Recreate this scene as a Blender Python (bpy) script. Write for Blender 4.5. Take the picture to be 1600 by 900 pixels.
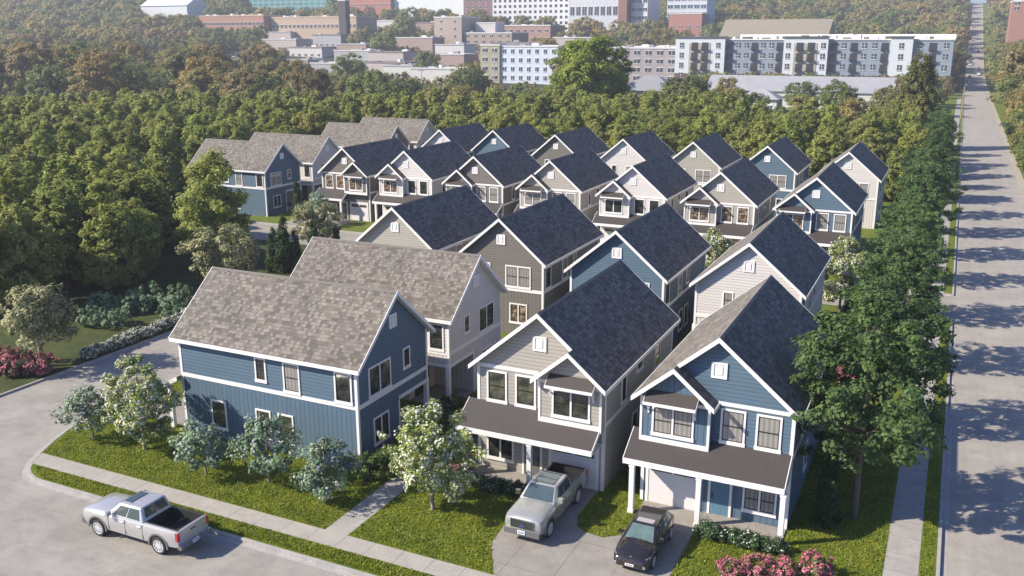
import bpy, bmesh, math, random
import numpy as np
from mathutils import Vector, Matrix
R = math.radians
for o in list(bpy.data.objects): bpy.data.objects.remove(o)
sc = bpy.context.scene
col = sc.collection
# ---------------------------------------------------------------- camera
cam = bpy.data.cameras.new('camera'); camo = bpy.data.objects.new('camera', cam); col.objects.link(camo)
cam.sensor_width = 36; cam.lens = 36*1439.06/1600; cam.clip_start = .5; cam.clip_end = 5000
pi_, ya_, ro_ = R(15.2638), R(25.5022), R(-0.0657)
fw = Vector((-math.sin(ya_)*math.cos(pi_), math.cos(ya_)*math.cos(pi_), -math.sin(pi_)))
rr = Vector((math.cos(ya_), math.sin(ya_), 0)); uu = rr.cross(fw)
r2 = math.cos(ro_)*rr + math.sin(ro_)*uu; u2 = -math.sin(ro_)*rr + math.cos(ro_)*uu
camo.matrix_world = Matrix(((r2.x,u2.x,-fw.x,0),(r2.y,u2.y,-fw.y,0),(r2.z,u2.z,-fw.z,22.941),(0,0,0,1)))
sc.camera = camo
# ---------------------------------------------------------------- sky, sun, exposure
SUN_EL, SUN_TX, SUN_TY = 35.5, .82, .572           # light travels towards +x +y
w = bpy.data.worlds.new('World'); sc.world = w; w.use_nodes = True
nt = w.node_tree; bg = nt.nodes['Background']
sky = nt.nodes.new('ShaderNodeTexSky'); sky.sky_type = 'NISHITA'; sky.sun_disc = False
sky.sun_elevation = R(SUN_EL); sky.sun_rotation = math.atan2(-SUN_TX, -SUN_TY)
sky.air_density = 1.0; sky.dust_density = 1.2; sky.ozone_density = 5.0
tint = nt.nodes.new('ShaderNodeMix'); tint.data_type = 'RGBA'; tint.blend_type = 'MULTIPLY'; tint.inputs[0].default_value = 1
tint.inputs[7].default_value = (.84, .92, 1.2, 1)
nt.links.new(sky.outputs[0], tint.inputs[6]); nt.links.new(tint.outputs[2], bg.inputs[0]); bg.inputs[1].default_value = 0.09
sl = bpy.data.lights.new('sun', 'SUN'); sl.energy = 4.8; sl.angle = R(.6); sl.color = (1, .905, .765)
so = bpy.data.objects.new('sun', sl); col.objects.link(so)
ce = math.cos(R(SUN_EL))
so.rotation_euler = Vector((SUN_TX*ce, SUN_TY*ce, -math.sin(R(SUN_EL)))).to_track_quat('-Z', 'Y').to_euler()
so.location = (-60, -20, 80)
sc.view_settings.view_transform = 'Standard'; sc.view_settings.look = 'None'
sc.view_settings.exposure = 0.86; sc.view_settings.gamma = 1; sc.view_settings.use_curve_mapping = False

# ---------------------------------------------------------------- materials
MATS = {}
def nodes(name):
    m = bpy.data.materials.new(name); m.use_nodes = True; t = m.node_tree
    return m, t, t.nodes['Principled BSDF']
def N(t, kind, **kw):
    n = t.nodes.new(kind)
    for k, v in kw.items():
        if k.startswith('i_'):
            key = k[2:]
            n.inputs[int(key) if key.isdigit() else key.replace('_', ' ')].default_value = v
        else: setattr(n, k, v)
    return n
def c4(c, k=1): return (c[0]*k, c[1]*k, c[2]*k, 1)
def mathn(t, op, a, b=None, **kw):
    n = t.nodes.new('ShaderNodeMath'); n.operation = op
    for i, v in enumerate((a, b)):
        if v is None: continue
        if isinstance(v, (int, float)): n.inputs[i].default_value = v
        else: t.links.new(v, n.inputs[i])
    return n.outputs[0]
def mixc(t, fac, a, b, mode='MIX'):
    n = t.nodes.new('ShaderNodeMix'); n.data_type = 'RGBA'; n.blend_type = mode
    for i, v in ((0, fac), (6, a), (7, b)):
        if isinstance(v, (int, float)): n.inputs[i].default_value = v
        elif isinstance(v, tuple): n.inputs[i].default_value = v
        else: t.links.new(v, n.inputs[i])
    return n.outputs[2]
def ramp(t, fac, stops):
    n = t.nodes.new('ShaderNodeValToRGB'); e = n.color_ramp.elements
    while len(e) < len(stops): e.new(.5)
    for el, (p, c) in zip(e, stops): el.position = p; el.color = c if len(c) == 4 else c4(c)
    t.links.new(fac, n.inputs[0]); return n.outputs[0]
def noise(t, vec, scale, detail=4, rough=.6, out=0):
    n = N(t, 'ShaderNodeTexNoise'); n.inputs['Scale'].default_value = scale; n.inputs['Detail'].default_value = detail
    n.inputs['Roughness'].default_value = rough
    if vec is not None: t.links.new(vec, n.inputs['Vector'])
    return n.outputs[out]
def coords(t, which='Object'):
    return t.nodes.new('ShaderNodeTexCoord').outputs[which]
def bump(t, bs, h, strength, dist):
    b = N(t, 'ShaderNodeBump'); b.inputs['Strength'].default_value = strength; b.inputs['Distance'].default_value = dist
    t.links.new(h, b.inputs['Height']); t.links.new(b.outputs[0], bs.inputs['Normal'])

def m_plain(name, c, rough=.6, metal=0, spec=.5, var=.08, scale=3, coat=0):
    if name in MATS: return MATS[name]
    m, t, b = nodes(name)
    nn = noise(t, coords(t), scale)
    t.links.new(mixc(t, nn, c4(c, 1-var), c4(c, 1+var)), b.inputs['Base Color'])
    b.inputs['Roughness'].default_value = rough; b.inputs['Metallic'].default_value = metal
    b.inputs['Specular IOR Level'].default_value = spec; b.inputs['Coat Weight'].default_value = coat
    b.inputs['Coat Roughness'].default_value = .05
    MATS[name] = m; return m
def m_siding(name, c, kind):
    key = name+kind
    if key in MATS: return MATS[key]
    m, t, b = nodes(key); co = coords(t)
    sp = N(t, 'ShaderNodeSeparateXYZ'); t.links.new(co, sp.inputs[0])
    if kind == '_lap':
        fr = mathn(t, 'FRACT', mathn(t, 'DIVIDE', sp.outputs[2], .205)); line = mathn(t, 'LESS_THAN', fr, .14)
        h = mathn(t, 'SUBTRACT', 1, fr); idx = mathn(t, 'FLOOR', mathn(t, 'DIVIDE', sp.outputs[2], .205))
    else:
        s = mathn(t, 'ADD', sp.outputs[0], sp.outputs[1])
        fr = mathn(t, 'FRACT', mathn(t, 'DIVIDE', s, .31)); line = mathn(t, 'LESS_THAN', fr, .13)
        h = mathn(t, 'SUBTRACT', 1, line); idx = mathn(t, 'FLOOR', mathn(t, 'DIVIDE', s, .31))
    wn = N(t, 'ShaderNodeTexWhiteNoise', noise_dimensions='1D'); t.links.new(idx, wn.inputs['W'])
    base = mixc(t, wn.outputs['Value'], c4(c, .95), c4(c, 1.05))
    base = mixc(t, mathn(t, 'MULTIPLY', noise(t, co, .8, 5), .35), base, c4(c, .78))
    base = mixc(t, line, base, c4(c, .58))
    t.links.new(base, b.inputs['Base Color']); b.inputs['Roughness'].default_value = .62
    b.inputs['Specular IOR Level'].default_value = .3
    bump(t, b, h, .5, .02)
    MATS[key] = m; return m
def m_shingle():
    if 'shingle' in MATS: return MATS['shingle']
    m, t, b = nodes('roof_shingle'); uv = coords(t, 'UV')
    def brick(wd, ht, off, c1, c2, mo, ms):
        n = N(t, 'ShaderNodeTexBrick'); t.links.new(uv, n.inputs['Vector'])
        n.inputs['Scale'].default_value = 1; n.inputs['Brick Width'].default_value = wd; n.inputs['Row Height'].default_value = ht
        n.inputs['Mortar Size'].default_value = ms; n.inputs['Mortar Smooth'].default_value = .3; n.offset = off
        n.inputs['Color1'].default_value = c1; n.inputs['Color2'].default_value = c2; n.inputs['Mortar'].default_value = mo
        n.inputs['Bias'].default_value = 0.0
        return n
    a = brick(.40, .225, .5, c4((.100,.088,.073)), c4((.180,.160,.134)), c4((.062,.054,.045)), .010)
    vec = N(t, 'ShaderNodeVectorMath', operation='MULTIPLY'); t.links.new(uv, vec.inputs[0]); vec.inputs[1].default_value = (1/.2, 1/.225, 0)
    fl = N(t, 'ShaderNodeVectorMath', operation='FLOOR'); t.links.new(vec.outputs[0], fl.inputs[0])
    wn = N(t, 'ShaderNodeTexWhiteNoise', noise_dimensions='2D'); t.links.new(fl.outputs[0], wn.inputs['Vector'])
    light = mathn(t, 'GREATER_THAN', wn.outputs['Value'], .72)
    c = mixc(t, mathn(t, 'MULTIPLY', light, .65), a.outputs[0], c4((.245,.220,.188)))
    c = mixc(t, a.outputs['Fac'], c, c4((.075,.067,.062)))
    big = noise(t, uv, .35, 3)
    c = mixc(t, 1, c, ramp(t, big, [(.3, (.82,.82,.82)), (.7, (1.12,1.12,1.12))]), 'MULTIPLY')
    grit = noise(t, uv, 45, 2)
    c = mixc(t, .35, c, ramp(t, grit, [(.3, (.7,.7,.7)), (.7, (1.3,1.3,1.3))]), 'MULTIPLY')
    t.links.new(c, b.inputs['Base Color']); b.inputs['Roughness'].default_value = .85; b.inputs['Specular IOR Level'].default_value = .25
    sp = N(t, 'ShaderNodeSeparateXYZ'); t.links.new(uv, sp.inputs[0])
    fr = mathn(t, 'FRACT', mathn(t, 'DIVIDE', sp.outputs[1], .225))
    bump(t, b, mathn(t, 'SUBTRACT', mathn(t, 'SUBTRACT', 1, fr), mathn(t, 'MULTIPLY', light, -.5)), .35, .012)
    MATS['shingle'] = m; return m
def m_metalroof():
    if 'mroof' in MATS: return MATS['mroof']
    m, t, b = nodes('metal_porch_roof'); co = coords(t)
    sp = N(t, 'ShaderNodeSeparateXYZ'); t.links.new(co, sp.inputs[0])
    fr = mathn(t, 'FRACT', mathn(t, 'DIVIDE', sp.outputs[0], .4)); line = mathn(t, 'LESS_THAN', fr, .07)
    c = mixc(t, noise(t, co, 1.5, 5), c4((.036,.030,.027)), c4((.055,.046,.041)))
    c = mixc(t, mathn(t, 'MULTIPLY', line, .3), c, c4((.075,.066,.06)))
    t.links.new(c, b.inputs['Base Color']); b.inputs['Roughness'].default_value = .55; b.inputs['Metallic'].default_value = 0
    bump(t, b, line, .5, .02)
    MATS['mroof'] = m; return m
def m_glass(kind):
    key = 'glass_'+kind
    if key in MATS: return MATS[key]
    m, t, b = nodes('window_'+kind); co = coords(t)
    if kind == 'dark': c = ramp(t, noise(t, co, 1.6, 3), [(.4, (.012,.013,.012)), (.6, (.05,.055,.045))])
    elif kind == 'curtain':
        wv = N(t, 'ShaderNodeTexWave', wave_type='BANDS', bands_direction='X'); wv.inputs['Scale'].default_value = 1.3
        wv.inputs['Distortion'].default_value = 1.5; wv.inputs['Detail'].default_value = 3; t.links.new(co, wv.inputs['Vector'])
        c = mixc(t, wv.outputs['Fac'], c4((.20,.188,.17)), c4((.30,.285,.26)))
    elif kind == 'warm': c = ramp(t, noise(t, co, 2.2, 4), [(.38, (.045,.03,.02)), (.5, (.15,.10,.065)), (.62, (.36,.29,.2))])  # warm light of the room is put into the pane colour
    else: c = ramp(t, noise(t, co, 1.1, 3), [(.4, (.03,.035,.03)), (.6, (.14,.13,.085))])
    t.links.new(c, b.inputs['Base Color']); b.inputs['Roughness'].default_value = .06; b.inputs['Specular IOR Level'].default_value = .8
    MATS[key] = m; return m
def m_ground(name, c1, c2, c3=None, scale=.6, rough=.9, joint=None, bumps=.3, jc=.55, stain=.3, streak=False, world=True):
    m, t, b = nodes(name)
    g = N(t, 'ShaderNodeNewGeometry').outputs['Position']
    c = mixc(t, ramp(t, noise(t, g, scale, 6, .65), [(.35, (0,0,0)), (.65, (1,1,1))]), c4(c1), c4(c2))
    fine = noise(t, g, 14, 4, .7)
    c = mixc(t, .8, c, ramp(t, fine, [(.25, (.72,.72,.72)), (.75, (1.25,1.25,1.25))]), 'MULTIPLY')
    if c3: c = mixc(t, ramp(t, noise(t, g, scale*3.1, 5, .7), [(.5, (0,0,0)), (.68, (stain*2,)*3)]), c, c4(c3))
    if streak:
        mp = N(t, 'ShaderNodeMapping'); mp.inputs['Scale'].default_value = (.35, 2.2, 1) if streak == 1 else (2.2, .12, 1)
        t.links.new(g, mp.inputs['Vector'])
        c = mixc(t, .5, c, ramp(t, noise(t, mp.outputs[0], 1.3, 5, .6), [(.3, (.86,.86,.86)), (.7, (1.1,1.1,1.1))]), 'MULTIPLY')
    h = fine
    if joint:
        sp = N(t, 'ShaderNodeSeparateXYZ'); t.links.new(g, sp.inputs[0])
        for ax, d in joint:
            fr = mathn(t, 'FRACT', mathn(t, 'DIVIDE', sp.outputs[ax], d)); ln = mathn(t, 'LESS_THAN', fr, .035/d)
            c = mixc(t, mathn(t, 'MULTIPLY', ln, 1-jc), c, c4((.03,.03,.03)))
    t.links.new(c, b.inputs['Base Color']); b.inputs['Roughness'].default_value = rough; b.inputs['Specular IOR Level'].default_value = .25
    bump(t, b, h, bumps, .03)
    return m
def m_leaf(name, dark, light, trans=.28, yel=None, objvar=.25, flower=False, spec=.25, rough=.55):
    if name in MATS: return MATS[name]
    m, t, b = nodes(name); out = t.nodes['Material Output']
    geo = N(t, 'ShaderNodeNewGeometry'); oi = N(t, 'ShaderNodeObjectInfo')
    c = mixc(t, geo.outputs['Random Per Island'], c4(dark), c4(light))
    big = noise(t, coords(t), .9, 2)
    c = mixc(t, 1, c, ramp(t, big, [(.3, (.72,.76,.75)), (.7, (1.25,1.2,1.15))]), 'MULTIPLY')
    if yel:
        c = mixc(t, mathn(t, 'MULTIPLY', oi.outputs['Random'], yel[1]), c, c4(yel[0]))
    hv = N(t, 'ShaderNodeHueSaturation'); t.links.new(c, hv.inputs['Color'])
    wn = N(t, 'ShaderNodeTexWhiteNoise', noise_dimensions='1D'); t.links.new(oi.outputs['Random'], wn.inputs['W'])
    mr = N(t, 'ShaderNodeMapRange'); t.links.new(wn.outputs['Value'], mr.inputs[0]); mr.inputs[3].default_value = 1-objvar; mr.inputs[4].default_value = 1+objvar
    t.links.new(mr.outputs[0], hv.inputs['Value'])
    t.links.new(hv.outputs[0], b.inputs['Base Color']); b.inputs['Roughness'].default_value = rough; b.inputs['Specular IOR Level'].default_value = spec
    tr = N(t, 'ShaderNodeBsdfTranslucent'); t.links.new(hv.outputs[0], tr.inputs[0])
    mx = N(t, 'ShaderNodeMixShader'); mx.inputs[0].default_value = trans
    t.links.new(b.outputs[0], mx.inputs[1]); t.links.new(tr.outputs[0], mx.inputs[2]); t.links.new(mx.outputs[0], out.inputs[0])
    MATS[name] = m; return m

# ---------------------------------------------------------------- mesh builder
class MB:
    def __init__(s): s.v = []; s.f = []; s.mi = []; s.uv = []; s.useuv = False
    def poly(s, pts, mi=0, uv=None):
        k = len(s.v); s.v += [tuple(p) for p in pts]; s.f.append(list(range(k, k+len(pts)))); s.mi.append(mi)
        s.uv.append(uv); s.useuv |= uv is not None; return s
    def mesh_(s, pts, faces, mi=0):
        k = len(s.v); s.v += [tuple(p) for p in pts]
        for f in faces: s.f.append([k+i for i in f]); s.mi.append(mi); s.uv.append(None)
        return s
    def box(s, x0, x1, y0, y1, z0, z1, mi=0):
        x0, x1 = min(x0,x1), max(x0,x1); y0, y1 = min(y0,y1), max(y0,y1)
        p = [(x0,y0,z0),(x1,y0,z0),(x1,y1,z0),(x0,y1,z0),(x0,y0,z1),(x1,y0,z1),(x1,y1,z1),(x0,y1,z1)]
        return s.mesh_(p, [(0,3,2,1),(4,5,6,7),(0,1,5,4),(1,2,6,5),(2,3,7,6),(3,0,4,7)], mi)
    def prism_xz(s, prof, y0, y1, mi=0):           # profile in x-z swept along y (profile counter-clockwise seen from -y)
        n = len(prof); p = [(x,y0,z) for x,z in prof]+[(x,y1,z) for x,z in prof]
        return s.mesh_(p, [tuple(range(n)), tuple(range(2*n-1,n-1,-1))]+[(i,n+i,n+(i+1)%n,(i+1)%n) for i in range(n)], mi)
    def prism_xy(s, prof, z0, z1, mi=0):
        n = len(prof); p = [(x,y,z0) for x,y in prof]+[(x,y,z1) for x,y in prof]
        return s.mesh_(p, [tuple(range(n-1,-1,-1)), tuple(range(n,2*n))]+[(i,(i+1)%n,n+(i+1)%n,n+i) for i in range(n)], mi)
    def tube(s, pts, rad, n=8, mi=0, cap=True):
        k = len(s.v); P = [Vector(p) for p in pts]
        for i, p in enumerate(P):
            d = (P[min(i+1,len(P)-1)]-P[max(i-1,0)]).normalized()
            a = d.orthogonal().normalized() if abs(d.z) < .95 else Vector((1,0,0)); a = (a - d*a.dot(d)).normalized(); b = d.cross(a)
            for j in range(n):
                an = 2*math.pi*j/n; s.v.append(tuple(p+(a*math.cos(an)+b*math.sin(an))*rad[i]))
        for i in range(len(P)-1):
            for j in range(n):
                s.f.append([k+i*n+j, k+i*n+(j+1)%n, k+(i+1)*n+(j+1)%n, k+(i+1)*n+j]); s.mi.append(mi); s.uv.append(None)
        if cap:
            for q in (list(range(k+n-1,k-1,-1)), list(range(k+(len(P)-1)*n, k+len(P)*n))): s.f.append(q); s.mi.append(mi); s.uv.append(None)
        return s
    def cyl(s, c, r, h, axis='z', n=16, mi=0):
        d = {'x':(1,0,0),'y':(0,1,0),'z':(0,0,1)}[axis]; c = Vector(c); d = Vector(d)*h/2
        return s.tube([c-d, c+d], [r,r], n, mi)
    def mesh(s, name, mats, smooth=False):
        me = bpy.data.meshes.new(name); me.from_pydata(s.v, [], s.f)
        for m in (mats if isinstance(mats, (list,tuple)) else [mats]): me.materials.append(m)
        me.polygons.foreach_set('material_index', s.mi)
        if smooth: me.polygons.foreach_set('use_smooth', [True]*len(s.f))
        if s.useuv:
            u = me.uv_layers.new(name='UVMap').data; i = 0
            for f, uv in zip(s.f, s.uv):
                for j in range(len(f)):
                    if uv: u[i].uv = uv[j]
                    i += 1
        me.update(); return me
def link(name, me, parent=None, loc=None, rot=None):
    o = bpy.data.objects.new(name, me); col.objects.link(o)
    if parent: o.parent = parent
    if loc: o.location = loc
    if rot: o.rotation_euler = (0,0,rot) if isinstance(rot, (int,float)) else rot
    return o
def tag(o, label, cat, group=None, kind=None):
    if label: o['label'] = label
    if cat: o['category'] = cat
    if group: o['group'] = group
    if kind: o['kind'] = kind
    return o
def empty(name, loc, rot=0, scale=1):
    o = bpy.data.objects.new(name, None); col.objects.link(o); o.location = loc; o.rotation_euler = (0,0,rot); o.scale = (scale,)*3
    o.empty_display_size = .3; return o
def structure(o): o['kind'] = 'structure'; return o

WHITE = m_plain('white_trim_paint', (.74,.72,.70), .5, var=.04)
SASH = m_plain('dark_window_sash', (.02,.018,.017), .4)
BLACKM = m_plain('black_metal', (.02,.02,.02), .4)

# ---------------------------------------------------------------- terrain
def T(x, y):
    s = .9*y - .43*x
    t = np.clip((s-430)/700, 0, 1); t = t*t*(3-2*t)
    return 60*t
def grid_mesh(name, xs, ys, zoff, mat, zf=T):
    X, Y = np.meshgrid(xs, ys); Z = zf(X, Y)+zoff; nx, ny = len(xs), len(ys)
    v = np.stack([X,Y,Z], -1).reshape(-1,3)
    f = [(j*nx+i, j*nx+i+1, (j+1)*nx+i+1, (j+1)*nx+i) for j in range(ny-1) for i in range(nx-1)]
    me = bpy.data.meshes.new(name); me.from_pydata(v.tolist(), [], f); me.materials.append(mat); me.polygons.foreach_set('use_smooth', [True]*len(f)); return me
GZ = -.14
M_forestfloor = m_ground('ground_soil', (.020,.027,.010), (.045,.05,.020), (.06,.05,.03), .15)
structure(link('ground', grid_mesh('ground', np.linspace(-2200, 900, 63), np.linspace(-60, 2600, 55), GZ-.01, M_forestfloor)))
M_road = m_ground('road_concrete', (.25,.23,.20), (.32,.297,.26), (.20,.188,.172), .35, streak=1)
M_road2 = m_ground('road_concrete_long', (.275,.252,.22), (.345,.317,.275), (.235,.22,.20), .35, streak=2)
M_walk = m_ground('sidewalk_concrete', (.31,.285,.245), (.38,.352,.305), (.27,.25,.23), .8, joint=[(0,1.6)], bumps=.15)
M_walk2 = m_ground('sidewalk_concrete_long', (.29,.27,.245), (.36,.34,.31), (.25,.235,.215), .8, joint=[(1,1.6)], bumps=.15)
M_drive = m_ground('driveway_concrete', (.235,.215,.188), (.295,.272,.24), (.20,.185,.17), .9, joint=[(0,2.3),(1,3.3)], bumps=.15)
M_kerb = m_ground('kerb_concrete', (.30,.285,.265), (.38,.36,.335), None, 1.5, bumps=.15)
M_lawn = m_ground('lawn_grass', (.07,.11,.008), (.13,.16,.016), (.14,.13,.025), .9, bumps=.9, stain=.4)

def sheet(name, pts, z, mat, kind='structure'):
    me = MB().poly([(x,y,z) for x,y in pts]).mesh(name, mat); o = link(name, me)
    o['kind'] = kind; return o
# front street, west street, mid street as one network of sheets
sheet('street', [(-140,-40),(1.55,-40),(1.55,29.85),(-140,29.85)], GZ+.004, M_road)
sheet('side_street', [(-55.3,29.85),(-43,29.85),(-43,83),(-55.3,83)], GZ+.004, M_road)
sheet('back_street', [(-84,83),(1.55,83),(1.55,91),(-84,91)], GZ+.004, M_road)
ry = np.concatenate([np.linspace(-60, 420, 25), np.linspace(440, 1500, 54)])
structure(link('main_road', grid_mesh('main_road', np.array([1.55,4.4,7.2,10.1]), ry, GZ+.006, M_road2, lambda X,Y: np.maximum(T(X,Y), 0)+ (Y>430)*.35)))
structure(link('road_shoulder', grid_mesh('road_shoulder', np.array([10.1,11.2]), ry[6:], GZ+.012, m_ground('gravel_shoulder', (.30,.26,.19), (.38,.34,.27)), lambda X,Y: T(X,Y)+(Y>430)*.35)))
structure(link('verge', grid_mesh('verge', np.array([11.2,60]), ry, GZ+.02, M_lawn)))

def block(name, poly, mat=M_lawn, kerb=True):
    mb = MB().prism_xy(poly, GZ-.3, 0); o = structure(link(name, mb.mesh(name, mat)))
    if kerb:
        k = MB(); n = len(poly)
        P = [Vector(p) for p in poly]
        def off(d):
            out = []
            for i in range(n):
                a = (P[i]-P[i-1]).normalized(); b = (P[(i+1)%n]-P[i]).normalized()
                na = Vector((a.y,-a.x)); nb = Vector((b.y,-b.x)); m = (na+nb).normalized(); out.append(P[i]+m*d/max(.4, m.dot(na)))
            return out
        A, B, C = off(.13), off(-.03), off(.42)
        for i in range(n):
            j = (i+1)%n
            k.poly([(*A[i],.012),(*A[j],.012),(*B[j],.012),(*B[i],.012)]); k.poly([(*A[i],GZ),(*A[j],GZ),(*A[j],.012),(*A[i],.012)])
            k.poly([(*C[i],GZ+.011),(*C[j],GZ+.011),(*A[j],GZ+.011),(*A[i],GZ+.011)])
        structure(link('kerb', k.mesh('kerb', M_kerb)))
    return o
block('lawn', [(-42.2,29.75),(1.45,29.75),(1.45,82.8),(-46.9,82.8),(-46.9,38),(-46.5,35),(-45.9,33.5),(-45.3,32.3),(-44.9,31.6),(-44.5,31.0),(-44.0,30.45),(-43.4,30.05),(-42.8,29.83)])
block('lawn', [(-83,91.2),(1.45,91.2),(1.45,430),(-83,430)])
block('lawn', [(-160,30),(-55.45,30),(-55.45,78),(-57.5,81.5),(-61,82.8),(-160,82.8)], m_ground('verge_grass_painted_shade', (.030,.045,.008), (.06,.075,.014), (.08,.07,.03), .5, bumps=.9, stain=.4))  # shade of the wood is put into this darker grass colour
for nm, pts, m in (
    ('sidewalk', [(-44.7,30.9),(.72,30.9),(.72,32.05),(-45.05,32.05)], M_walk),
    ('sidewalk', [(-.7,32.06),(.72,32.06),(.72,82.6),(-.7,82.6)], M_walk2),
    ('sidewalk', [(-.7,91.3),(.72,91.3),(.72,400),(-.7,400)], M_walk2),
    ('path', [(-25.3,32.06),(-24.0,32.06),(-24.0,60),(-25.3,60)], M_walk2),
    ('driveway', [(-16.2,32.06),(-17.5,34.4),(-17.7,36.5),(-17.8,39.5),(-17.55,41.5),(-14.75,41.5),(-14.75,38.4),(-14.45,37.6),(-13.9,37.2),(-12.95,37.1),(-12.3,37.6),(-12.05,38.6),(-12.3,41.5),(-9.3,41.5),(-9.15,39.6),(-9.15,35.2),(-8.5,32.06)], M_drive),
    ('driveway', [(-16.6,29.95),(-8.1,29.95),(-8.5,30.89),(-16.2,30.89)], M_drive),
    ('driveway', [(-46.7,38.5),(-40.4,38.5),(-40.4,41.7),(-46.7,41.7)], M_drive),
    ('driveway', [(-46.7,48),(-40.4,48),(-40.4,52),(-46.7,52)], M_drive)):
    sheet(nm, pts, .006, m)
for i, x in enumerate((-70,-61.8,-52,-42,-32,-22,-12.5)):
    sheet('driveway', [(x-1.4,91.3),(x+1.4,91.3),(x+1.4,96.6),(x-1.4,96.6)] , .006, M_drive)
for i, x in enumerate((-41.6,-31.3,-21.4,-11.8)):
    sheet('driveway', [(x-1.5,76),(x+1.5,76),(x+1.5,82.7),(x-1.5,82.7)], .006, M_drive)
sheet('driveway', [(-76.5,91.3),(-73.8,91.3),(-73.8,104),(-76.5,104)], .006, M_drive)

# ---------------------------------------------------------------- houses
SID = {'blue': (.095,.150,.200), 'white': (.60,.565,.535), 'greige': (.37,.345,.30), 'taupe': (.165,.148,.132), 'slate': (.07,.07,.072)}
WCACHE = {}
def window(par, face, at, c, w, h, z0, kind='single', glass='dark', name='window', label=None):
    """framed window; c = centre along the wall, at = wall plane"""
    key = (round(w,2), round(h,2), kind, glass)
    if key not in WCACHE:
        t = .1; fr = MB()
        fr.box(-w/2,-w/2+t,-.05,.0,0,h).box(w/2-t,w/2,-.05,0,0,h).box(-w/2+t,w/2-t,-.05,0,h-t,h).box(-w/2-.03,w/2+.03,-.07,0,-.09,t-.0)
        bays = [(-w/2+t, w/2-t)] if kind != 'double' else [(-w/2+t,-.05),(.05,w/2-t)]
        if kind == 'double': fr.box(-.05,.05,-.048,0,t,h-t)
        sa = MB(); pa = MB()
        for a, b in bays:
            s_ = .045; zz = h*.5
            sa.box(a,a+s_,-.032,0,t,h-t).box(b-s_,b,-.032,0,t,h-t).box(a+s_,b-s_,-.032,0,h-t-s_,h-t).box(a+s_,b-s_,-.032,0,t,t+s_)
            if h > .8: sa.box(a+s_,b-s_,-.036,0,zz-.025,zz+.025)
            pa.box(a+s_,b-s_,-.014,-.002,t+s_,h-t-s_)
        WCACHE[key] = (fr.mesh('window_frame', WHITE), sa.mesh('window_sash', SASH), pa.mesh('window_pane', m_glass(glass)))
    fr, sa, pa = WCACHE[key]
    loc, rot = {'-y': ((c,at,z0),0), '+x': ((at,c,z0),R(90)), '-x': ((at,c,z0),R(-90)), '+y': ((c,at,z0),R(180))}[face]
    o = link(name, fr, par, loc, rot); link('sash', sa, o); link('pane', pa, o)
    if label: o['label'] = label
    return o
SL = 3.36/4.0
ZE, ZR = 5.98, 9.34
def slab(mb, poly, za, sx, th, mi=0, x0=0, uv=True, zoff=0):
    """roof slab: z = za - sx*|x-x0| style plane given by callable"""
    top = [(x,y,za+sx*(x-x0)+zoff) for x,y in poly]; k = math.sqrt(1+sx*sx)
    uvs = [(y, (x-x0)*k) for x,y in poly]
    n = len(poly); area = sum(poly[i][0]*poly[(i+1)%n][1]-poly[(i+1)%n][0]*poly[i][1] for i in range(n))
    if area < 0: top.reverse(); uvs.reverse()
    bot = [(x,y,z-th) for x,y,z in top]
    mb.poly(top, mi, uvs); mb.poly(bot[::-1], mi, uvs[::-1])
    for i in range(n):
        j = (i+1)%n; mb.poly([top[i],bot[i],bot[j],top[j]], mi, [uvs[i]]*4)
def rake(mb, xa, za, xb, zb, y0, y1, h=.25):
    mb.prism_xz([(xa,za),(xb,zb),(xb,zb-h),(xa,za-h)] if xb < xa else [(xa,za),(xa,za-h),(xb,zb-h),(xb,zb)], y0, y1)
def zroof(x, dz=0): return ZR - SL*abs(x) + dz
HOUSES = []
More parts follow.
